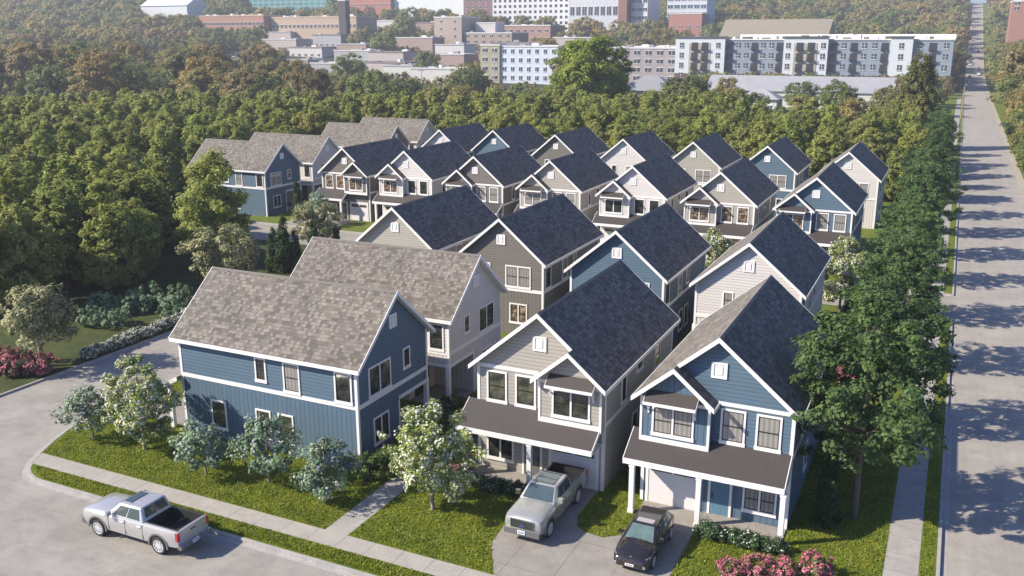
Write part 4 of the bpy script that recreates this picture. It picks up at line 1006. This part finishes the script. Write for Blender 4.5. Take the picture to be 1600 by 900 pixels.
fb('brick_building','low flat brick building behind the beige wing',-306,-257,600,26,30,(.32,.20,.155),3,9,2.2,1.8,rooftop=4)
fb('warehouse','long olive-brown pitched roof behind the white apartments',-131.5,-71,560,34,22.5,(.35,.33,.29),0,0,roof='gable',roofc=(.22,.19,.14))
fb('house','low house with a big pale grey hip roof at the forest edge',-104,-85,300,17,5.6,(.3,.28,.26),1,4,1.3,1.5,z0=0,roof='hip',roofc=(.22,.225,.235))
fb('row_building','very long low building with a grey roof in front of the white apartments',-79,-19.5,322,16,5.2,(.5,.49,.47),1,14,1.3,1.5,z0=0,roof='gable',roofc=(.27,.275,.29))
fb('house','small grey-roofed house in front of the long low building',-62,-50,292,10,4.4,(.5,.5,.5),1,3,1.2,1.3,z0=0,roof='hip',roofc=(.30,.30,.32))
fb('office_building','teal glass office at the top left of the town',-606,-515,700,40,57,(.16,.30,.30),5,14,4.5,2.4,winc=m_plain('teal_glass',(.08,.22,.23),.1))
fb('brick_building','long red brick hall at the top of the town',-513,-459,716,30,56,(.36,.14,.09),2,14,1.8,1.8)
fb('office_building','long white hall beside the red brick one at the top',-458.5,-380,720,30,55.5,(.62,.64,.62),1,4,3,1.5)
fb('brick_building','dark brick block between the white hall and the white tower',-379,-343,702,30,54,(.17,.10,.085),5,6,2,2)
fb('apartment_building','white multi-storey block with a grid of small windows at the top centre',-341,-276,680,30,52,(.60,.60,.60),7,15,2.0,2.0)
fb('factory_building','old industrial hall of white panels and brick piers at the top centre',-263.5,-226,650,40,49.5,(.48,.50,.52),2,8,3.2,6)
fb('chimney_building','brick end pier of the old industrial hall',-225.5,-219,648,20,53,(.22,.11,.085),cat='building')
fb('office_building','pale office with banded windows right of the brick pier',-218,-206,655,30,50,(.55,.56,.55),6,3,3,2.2)
fb('office_building','glass tower with dark bands standing at the top',-205,-175,700,25,58,(.5,.55,.58),7,6,4,2.6,winc=m_plain('blue_glass',(.06,.10,.14),.08))
fb('brick_building','low red brick building under the glass tower',-186,-163,640,20,37.5,(.33,.15,.12),2,4,2,1.6)
fb('building_site','unfinished timber and brick building at the top left',-532,-470,560,26,38,(.33,.17,.12),2,16,2.4,2.2,roofc=(.5,.38,.26),rooftop=14)
fb('building_site','lower unfinished timber-topped wing right of the brick building site',-468,-392,566,26,36.5,(.40,.30,.21),2,20,2.2,2.4,roofc=(.5,.40,.28),rooftop=16)
fb('warehouse','pale flat-roofed shed at the far top left',-618,-568,585,24,47.5,(.55,.58,.58),0,0,roof='gable',roofc=(.55,.58,.58))
fb('chimney','dark square chimney rising from the building site',-397,-391,552,5,47,(.05,.045,.045),cat='chimney')
fb('brick_building','brick block with a white upper storey beside the long road at the top right',22,48,640,30,42.5,(.30,.15,.11),2,5,2.4,1.8,zlow=37)
fb('brick_building','white upper block on the brick building at the top right',24,48,646,24,50,(.6,.56,.5),1,4,2.4,1.8,z0=42.6)
rng = random.Random(21)
for i, (x, y, w_, zt) in enumerate([(-440,520,30,21),(-400,500,26,16),(-372,515,22,18),(-350,480,26,14.5),(-318,470,24,14),(-290,500,20,18),(-272,470,18,13),(-262,520,30,19),(-470,560,24,26),(-240,390,26,8),(-250,480,24,14),(-428,470,22,13),(-455,430,20,9),(-405,440,24,10),(-365,450,18,9.5),(-330,430,22,8.5),(-300,440,26,9),(-275,420,18,8),(-345,540,30,22),(-415,545,24,24),(-500,620,30,33),(-440,640,34,35),(-385,630,24,33),(-300,520,14,17),(-238,560,26,22),(-215,530,24,19),(-180,520,26,17)]):
    fb('low_building','low flat-roofed town building among the brown trees',x,x+w_,y,16,zt,[(.4,.36,.33),(.5,.49,.47),(.3,.22,.19),(.33,.33,.34)][i % 4],1,5,1.8,1.4,roofc=[(.5,.49,.47),(.2,.17,.16),(.36,.36,.37)][i % 3],group='low town buildings among the brown trees',rooftop=2)
# light pole and poles
for x, y, h in ((1.0,300,9),(-150,250,14),(-165,330,18)):
    p = empty('utility_pole', (x, y, 0)); tag(p, {1.0:'yellowish utility pole at the left edge of the long road',-150:'grey pole rising out of the wood, left',-165:'taller pale pole rising from the brown trees'}[x], 'pole')
    link('pole', MB().tube([(0,0,-.2),(0,0,h)],[.22,.14],8).mesh('pole', m_plain('pole_wood_%d' % int(h), (.30,.22,.08) if x > 0 else (.5,.5,.5), .8)), p); link('crossarm', MB().box(-1.0,1.0,-.08,.08,h-1.2,h-1).mesh('crossarm', BARK), p)

# brown-green trees of the slope and the town
def clear(x, y, r=5):
    if -6 < x < 17: return False
    return not any(a-r < x < b+r and c-r < y < d+r for a, b, c, d in CLEAR)
def blocks_view(x, y, zt, r=5.5):
    for a, b, yb, zl in VIS:
        if yb > y+2:
            k = yb/y
            if a-r*k*.5 < x*k < b+r*k*.5 and 22.94+(zt-22.94)*k > zl: return True
    return False
rng = random.Random(4); wp = []
yy = 200.0
while yy < 1300:
    step = 9.6+ max(0, yy-350)*.012
    xx = -1000.0
    while xx < 330:
        x = xx+rng.uniform(-.35,.35)*step; y = yy+rng.uniform(-.35,.35)*step; xx += step
        s = .9*y-.43*x
        if s < 228 or s > 1200 or not clear(x, y): continue
        sc_ = rng.uniform(.8, 1.5)
        z = float(T(x, y)); sx, sy = scr(x, y, z+12*sc_)
        if not (-40 < sx < 1640) or sy < -45: continue
        if x > 14 and x < 26 and y < 500 and rng.random() < .4: continue
        if blocks_view(x, y, z+12.5*sc_):
            sc_ = .6
            if blocks_view(x, y, z+12.5*sc_): continue
        if s < 420 and x > -230 and x < -4 and rng.random() < .45: continue
        wp.append((x, y, z, sc_))
    yy += step
wp.sort(key=lambda p: (p[0]**2+p[1]**2)/p[3]**2)
print('wood trees', len(wp))
for k, (x, y, z, s) in enumerate(wp[:280]):
    plant('broadleaf_tree', woods[(k*7+int(x)) % 6], (x, y, z-.3), 'olive-brown broadleaf tree on the slope between wood and town', 'tree', rng.uniform(0,6.28), s, 'olive-brown trees between the wood and the town')
tag(link('far_woodland', merge_trees('far_woodland', woodp, [(x,y,z-.5,s*1.05,rng.uniform(0,6.28),rng.randrange(4)) for x,y,z,s in wp[280:]], WOODM)), 'far brown-green woodland among the town buildings', 'woodland', kind='stuff')
# trees on the right of the long road
for i, (x, y, s) in enumerate([(13.0,158,.5),(12.4,174,.55),(12.6,190,.6),(13.2,207,.65),(13.4,226,.75),(14.5,248,.9),(15.5,274,1.0),(16,303,1.1),(16.5,330,1.1),(19,356,1.4),(28,300,1.3),(27,235,1),(21,400,1.5),(24,440,1.5),(25,190,.9),(22,480,1.4),(22,520,1.4),(23,560,1.3)]):
    plant('roadside_tree', woods[(0,1,4,2,1,3)[i % 6]], (x, y, 0), 'olive tree at the right-hand edge of the long road', 'tree', i*1.3, s*.85, 'olive trees along the right-hand side of the long road')
# landmark trees
big = make_tree('big', 7, 'round', 8.6, 17.5, 5, 240, 130, 1.7, .36, LF_BRIGHT, BARK, .5, 14, .85, .45, lobes=3)
plant('broadleaf_tree', big, (-83, 219, 0), 'big bright green tree towering above the wood in front of the white apartments', 'tree', .5, 1.0)
con = make_tree('con', 8, 'fatcone', 4.9, 18.8, 1.0, 420, 70, .7, .25, LF_CON, BARK, .35, 4, 1.2, .6)
plant('conifer_tree', con, (-7.6, 212, 0), 'tall dark brown-green conical conifer beside the long road', 'tree')
for i, (x, y, s) in enumerate(((-98,282,.75),(-92,262,.6),(-70,268,.75),(-58,262,.6),(-48,250,.65),(-38,262,.6),(-27,246,.75),(-107,300,.9),(-66,296,.7),(-44,298,.72),(-80,250,.6),(-33,290,.7),(-53,240,.6),(-22,232,.6),(-38,222,.55),(-17,262,.75),(-90,240,.6))):
    plant('broadleaf_tree', woods[i % 5], (x, y, 0), 'yellow-olive tree in front of the long grey-roofed building', 'tree', i, s*1.05, 'yellow-olive trees before the long grey roof')

# garden trees
def flowering(key, seed, rad, H, z0, K=115, m=120, leafm=LF_LIME, fr=.36, bark=BARKL, fm=FL_W, rc=.36, leaf=.075, fs=.06, lobes=4):
    return make_tree(key, seed, 'oak', rad, H, z0, K, m, rc, leaf, leafm, bark, .09, 16, .85, .3, (fm, fr, fs), fork=.22, lobes=lobes)
fw_ = [flowering('dogwood0', 101, 1.9, 4.4, .8), flowering('dogwood1', 102, 2.05, 4.3, .9)]
plant('flowering_tree', fw_[0], (-40.1, 34.9, 0), 'white flowering tree in front of the blue corner house by the side street', 'tree', .4, 1.07)
plant('flowering_tree', fw_[1], (-21.6, 36.0, 0), 'white flowering tree between the lawn path and the light greige house', 'tree', 1.4, 1.1)
plant('flowering_tree', fw_[0], (-7.3, 81.2, 0), 'white flowering tree by the side of the back white house, near the roadside oaks', 'tree', 2.4, 1.25)
plant('flowering_tree', fw_[1], (-18.8, 83.6-1.6, 0), 'white flowering tree behind the middle blue house roof on the back street', 'tree', 3.4, 1.15)
tl = [make_tree('teal%d' % i, 110+i, 'oak', 1.4, 2.1, .7, 48, 75, .32, .075, LF_TEAL, BARKL, .05, 12, .9, .3, (FL_M, .12, .06), fork=.25, lobes=3) for i in range(2)]
for i, (x, y, s, lb) in enumerate(((-43.9,34.6,1.0,'blue-green small tree left of the white flowering tree at the street corner'),(-34.6,34.0,1.0,'blue-green small tree leftmost of three before the blue board wall'),
    (-31.0,34.8,1.12,'blue-green small tree in the middle of three before the blue board wall'),(-26.9,34.3,1.02,'blue-green small tree rightmost of three, nearest the corner of the blue house'),
    (-71.5,92.6,1.25,'pale blue-green small tree in front of the taupe house behind the back street'))):
    plant('ornamental_tree', tl[i % 2], (x, y, 0), lb, 'tree', i*2.1, s*1.16)
mag = make_tree('magnolia', 120, 'umbrella', 3.8, 3.9, 2.3, 110, 85, .6, .13, LF_OLIVE, BARKL, .2, 22, .7, .35, fork=.16, lobes=3)
plant('magnolia_tree', mag, (-57.6, 42.0, 0), 'spreading pale-trunked olive tree on the left verge beside the side street', 'tree', .8, 1.0)
mg2 = make_tree('magnolia2', 121, 'round', 2.9, 4.2, 1.2, 100, 80, .55, .13, LF_OLIVE, BARKL, .14, 12, .8, .35, lobes=3)
plant('magnolia_tree', mg2, (-60.3, 64.0, 0), 'rounded pale olive tree behind the ridge of the blue corner house', 'tree', 0, 1.1)
plant('magnolia_tree', mg2, (-63.5, 86-3.9, 0), 'rounded pale flowering tree beside the back street at the far left', 'tree', 2.6, .95)
ft = make_tree('leafy', 130, 'forest', 4.3, 11.0, 1.3, 170, 110, .8, .2, LF_FOR, BARK, .2, 12, .85, .35, lobes=4)
plant('broadleaf_tree', ft, (-68.3, 71.4, 0), 'tall yellow-green tree standing free beside the left arborvitae row', 'tree', .5, 1.0)
arb = make_tree('arborvitae', 131, 'cone', .62, 3.9, .05, 110, 45, .2, .075, LF_DARK, BARK, .05, 2, 1.6, .6)
for x, y, s in ((-60.6,71.2,1.0),(-59.6,71.6,1.25),(-58.6,72.2,.95),(-58.4,75.0,1.05),(-57.8,78.0,.85)):
    plant('arborvitae', arb, (x, y, 0), 'narrow dark green arborvitae in the row behind the blue corner house', 'tree', x, s*1.25, 'narrow arborvitae row by the back street')
plant('arborvitae', arb, (-77.4, 96.5, 0), 'slim arborvitae at the wall of the far left dark blue house', 'tree', 0, 1.3)
plant('arborvitae', arb, (-3.6, 43.0, 0), 'arborvitae column under the nearest oak, beside the blue front house', 'tree', 0, 1.05, sz=1.0)
plant('arborvitae', arb, (-6.2, 77.4, 0), 'dark arborvitae beside the right end white house', 'tree', 0, 1.0)
# shrubs and flowers
LF_SHR2 = m_leaf('leaf_azalea', (.05,.10,.03), (.14,.20,.07), .3)
def shrub(key, seed, rad, H, K, m, leaf, lm, fl=None): return make_tree(key, seed, 'round', rad, H, .02, K, m, .2, leaf, lm, BARK, .03, 6, .9, .3, fl, fork=.3)
az = [shrub('azalea%d' % i, 140+i, .72, 1.05, 50, 55, .055, LF_SHR2, (FL_P, .42, .05)) for i in range(2)]
AZ = [(-6.7,36.3,1.0,'front left pink azalea below the blue front house'),(-5.6,36.9,1.1,'pink azalea second from the left at the bottom edge'),(-4.6,37.2,1.05,'pink azalea third from the left at the bottom edge'),(-3.4,37.9,1.15,'pink azalea at the right end of the bottom group'),
 (-59.0,39.9,1.7,'leftmost pink azalea by the side street'),(-57.7,40.2,1.6,'pink azalea second in the left verge group'),(-56.3,41.0,1.35,'pink azalea nearest the pale spreading trunk'),(-57.0,57.5,1.2,'dim red azalea behind the corner house roof'),(-6.6,74.5,1.0,'magenta azalea by the wall of the right white house')]
for i, (x,y,s,lb) in enumerate(AZ): plant('azalea_bush', az[i % 2], (x,y,0), lb, 'shrub', i, s*(.85 if y < 39 and x > -20 else 1))
wf = [shrub('hydrangea%d' % i, 150+i, .55, .75, 36, 45, .055, LF_SHR, (FL_W, .4, .06)) for i in range(2)]
for i in range(13): plant('hydrangea_bush', wf[i % 2], (-56.2+rng.uniform(-.25,.25), 44.6+i*.95, 0), 'white-pink flowering bush in the row along the side street kerb', 'shrub', i, rng.uniform(.9,1.2), 'flowering bushes along the side street kerb')
hd = [shrub('hedge%d' % i, 160+i, .42, .62, 30, 45, .05, LF_SHR, (FL_W, .06, .045)) for i in range(2)]
for i in range(8): plant('hedge_bush', hd[i % 2], (-8.6+i*.48, 39.25+rng.uniform(-.06,.06), 0), 'small dark bush in the row before the porch of the blue front house', 'shrub', i, rng.uniform(.9,1.15), 'bushes before the porch of the blue front house')
for i in range(9): plant('hedge_bush', hd[i % 2], (-21.9+i*.5, 39.2+rng.uniform(-.06,.06), 0), 'small dark bush in the row before the porch of the greige front house', 'shrub', i, rng.uniform(.9,1.15), 'bushes before the porch of the greige front house')
rd = [shrub('boxwood%d' % i, 170+i, .85, 1.3, 60, 60, .06, m_leaf('leaf_box', (.05,.085,.02), (.10,.15,.035), .2)) for i in range(2)]
for i, (x,y,s,lb) in enumerate(((-26.2,46.2,1.25,'round green bush under the overhang of the white grey-roofed house'),(-23.2,46.6,1.2,'round green bush beside the lawn path between the houses'),(-22.8,49.5,1.0,'round green bush behind the one beside the lawn path'),(-26.0,43.4,1.1,'dark bush at the blue house patio'),
    (-24.6,55.5,1.9,'tall green bush between the white grey-roofed house and the taupe one'),(-23.4,60.0,2.2,'light green tree-like bush in front of the taupe house'),
    (-26.3,37.6,1.1,'bright green bush at the corner post of the blue corner house'),(-25.5,38.6,1.15,'bright green bush behind the right flowering tree'),(-25.9,40.4,1.0,'green bush along the gable wall of the blue corner house'))):
    plant('round_bush', rd[i % 2], (x,y,0), lb, 'shrub', i, s)
for i, (x,y) in enumerate(((-3.6,62.5),(-4.6,63.4),(-3.2,75.2),(-4.4,86.6-12.2),(-3.8,50.3),(-4.9,96.5),(-3.4,100.5))): plant('azalea_bush', az[i % 2], (x,y,0), 'pink flowering bush in a gap between the roadside oaks', 'shrub', i, 1.15, 'pink bushes between the roadside oaks')
cam_b = [shrub('camellia', 180, .8, 1.9, 60, 55, .06, LF_SHR, (FL_W, .04, .05))]
plant('camellia_bush', cam_b[0], (-13.3,45.0,0), 'dark bush in the gap between the greige and blue front houses', 'shrub', 0, 1.1)
plant('camellia_bush', cam_b[0], (-13.1,43.2,0), 'lower dark bush at the near end of the gap between front houses', 'shrub', 2, .8)
plant('azalea_bush', az[0], (-22.3,40.2,0), 'pink flowering bush at the left end of the greige house porch', 'shrub', 0, 1.1)
tb = [shrub('tealbush', 190, 1.3, 1.5, 60, 60, .08, LF_TEAL)]
for i, (x,y,s) in enumerate(((-61.9,54.8,1.1),(-60.4,51.2,1.0),(-63.4,57.5,1.2),(-60.0,57.6,1.25),(-62.5,50.6,1.0),(-58.6,55.2,.9),(-65,54,1.1))):
    plant('juniper_bush', tb[0], (x,y,0), 'blue-green spreading bush on the shaded left verge', 'shrub', i, s, 'blue-green bushes on the shaded left verge')
gr_ = make_tree('undergrowth', 195, 'round', .9, 1.1, .0, 40, 40, .3, .1, LF_SHR)
# row of shrubs between the oaks and the sidewalk
for i in range(26):
    y = 57+i*3.4
    if 82 < y < 92: continue
    plant('roadside_bush', {'crown': gr_['crown']}, (-4.8+rng.uniform(-.5,.9), y, 0), 'low bush under the roadside oaks', 'shrub', i, rng.uniform(.7,1.1), 'low bushes under the roadside oaks')

# ---------------------------------------------------------------- grass (uncountable)
def pip(x, y, poly):
    ins = np.zeros(len(x), bool); n = len(poly)
    for i in range(n):
        x0, y0 = poly[i]; x1, y1 = poly[(i+1)%n]
        if y0 == y1: continue
        c = ((y0 > y) != (y1 > y)) & (x < (x1-x0)*(y-y0)/(y1-y0)+x0); ins ^= c
    return ins
rg = np.random.default_rng(9)
HARD = [[(-44.7,30.85),(.76,30.85),(.76,32.1),(-45.05,32.1)], [(-.74,32),(.76,32),(.76,83),(-.74,83)], [(-25.34,32),(-23.96,32),(-23.96,60),(-25.34,60)],
 [(-16.2,32.06),(-17.5,34.4),(-17.7,36.5),(-17.8,39.5),(-17.55,41.5),(-14.75,41.5),(-14.75,38.4),(-14.45,37.6),(-13.9,37.2),(-12.95,37.1),(-12.3,37.6),(-12.05,38.6),(-12.3,41.5),(-9.3,41.5),(-9.15,39.6),(-9.15,35.2),(-8.5,32.06)],
 [(-16.6,29.7),(-8.1,29.7),(-8.5,30.95),(-16.2,30.95)], [(-46.9,38.5),(-40,38.5),(-40,41.7),(-46.9,41.7)],[(-47,48),(-40,48),(-40,52),(-47,52)],
 [(-12.5,41.5),(-5.2,41.5),(-5.2,54),(-12.5,54)],[(-9.3,39.7),(-5.1,39.7),(-5.1,41.6),(-9.3,41.6)],[(-21.85,41.4),(-14.5,41.4),(-14.5,54),(-21.85,54)],[(-22,39.7),(-17.5,39.7),(-17.5,41.5),(-22,41.5)],
 [(-40,37.95),(-27.2,37.95),(-27.2,45.3),(-40,45.3)],[(-40,47.7),(-27,47.7),(-27,55.1),(-40,55.1)]]
n = 230000; x = rg.uniform(-47, 1.4, n); y = 29.9+(rg.uniform(0,1,n)**1.25)*30
ok = pip(x, y, [(-42.2,29.9),(1.3,29.9),(1.3,62),(-46.8,62),(-46.8,38),(-46.3,35),(-45.2,32.4),(-44.4,31.1),(-43.3,30.25)])
for h in HARD: ok &= ~pip(x, y, h)
x, y = x[ok], y[ok]; n = len(x)
an = rg.uniform(0, np.pi*2, n); hh = rg.uniform(.035, .10, n); ww = rg.uniform(.02, .045, n); lean = rg.normal(size=(n,2))*.04
P = np.stack([x, y, np.zeros(n)], 1); a = np.stack([np.cos(an)*ww, np.sin(an)*ww, np.zeros(n)], 1)
tp = P+np.stack([lean[:,0], lean[:,1], hh], 1)
V = np.stack([P-a, P+a, tp+a*.35, tp-a*.35], 1).reshape(-1,3)
LF_GRASS = m_leaf('grass_blades', (.15,.205,.012), (.32,.335,.035), .45, objvar=.0)
tag(link('grass', np_mesh('grass', V, np.arange(n*4).reshape(-1,4), LF_GRASS)), 'short green grass of the front lawns', 'grass', kind='stuff')

# ---------------------------------------------------------------- air
hz = MB().box(-1300, 400, -80, 1400, -3, 120)
hm = bpy.data.materials.new('haze_air'); hm.use_nodes = True; ht = hm.node_tree
for n_ in list(ht.nodes): ht.nodes.remove(n_)
ho = ht.nodes.new('ShaderNodeOutputMaterial'); pv = ht.nodes.new('ShaderNodeVolumePrincipled')
pv.inputs['Color'].default_value = (.86,.9,.97,1); pv.inputs['Density'].default_value = .00028; pv.inputs['Anisotropy'].default_value = .1
ht.links.new(pv.outputs[0], ho.inputs['Volume'])
hob = link('haze', hz.mesh('haze', hm)); hob['kind'] = 'stuff'; hob['label'] = 'thin pale haze in the air over the town';
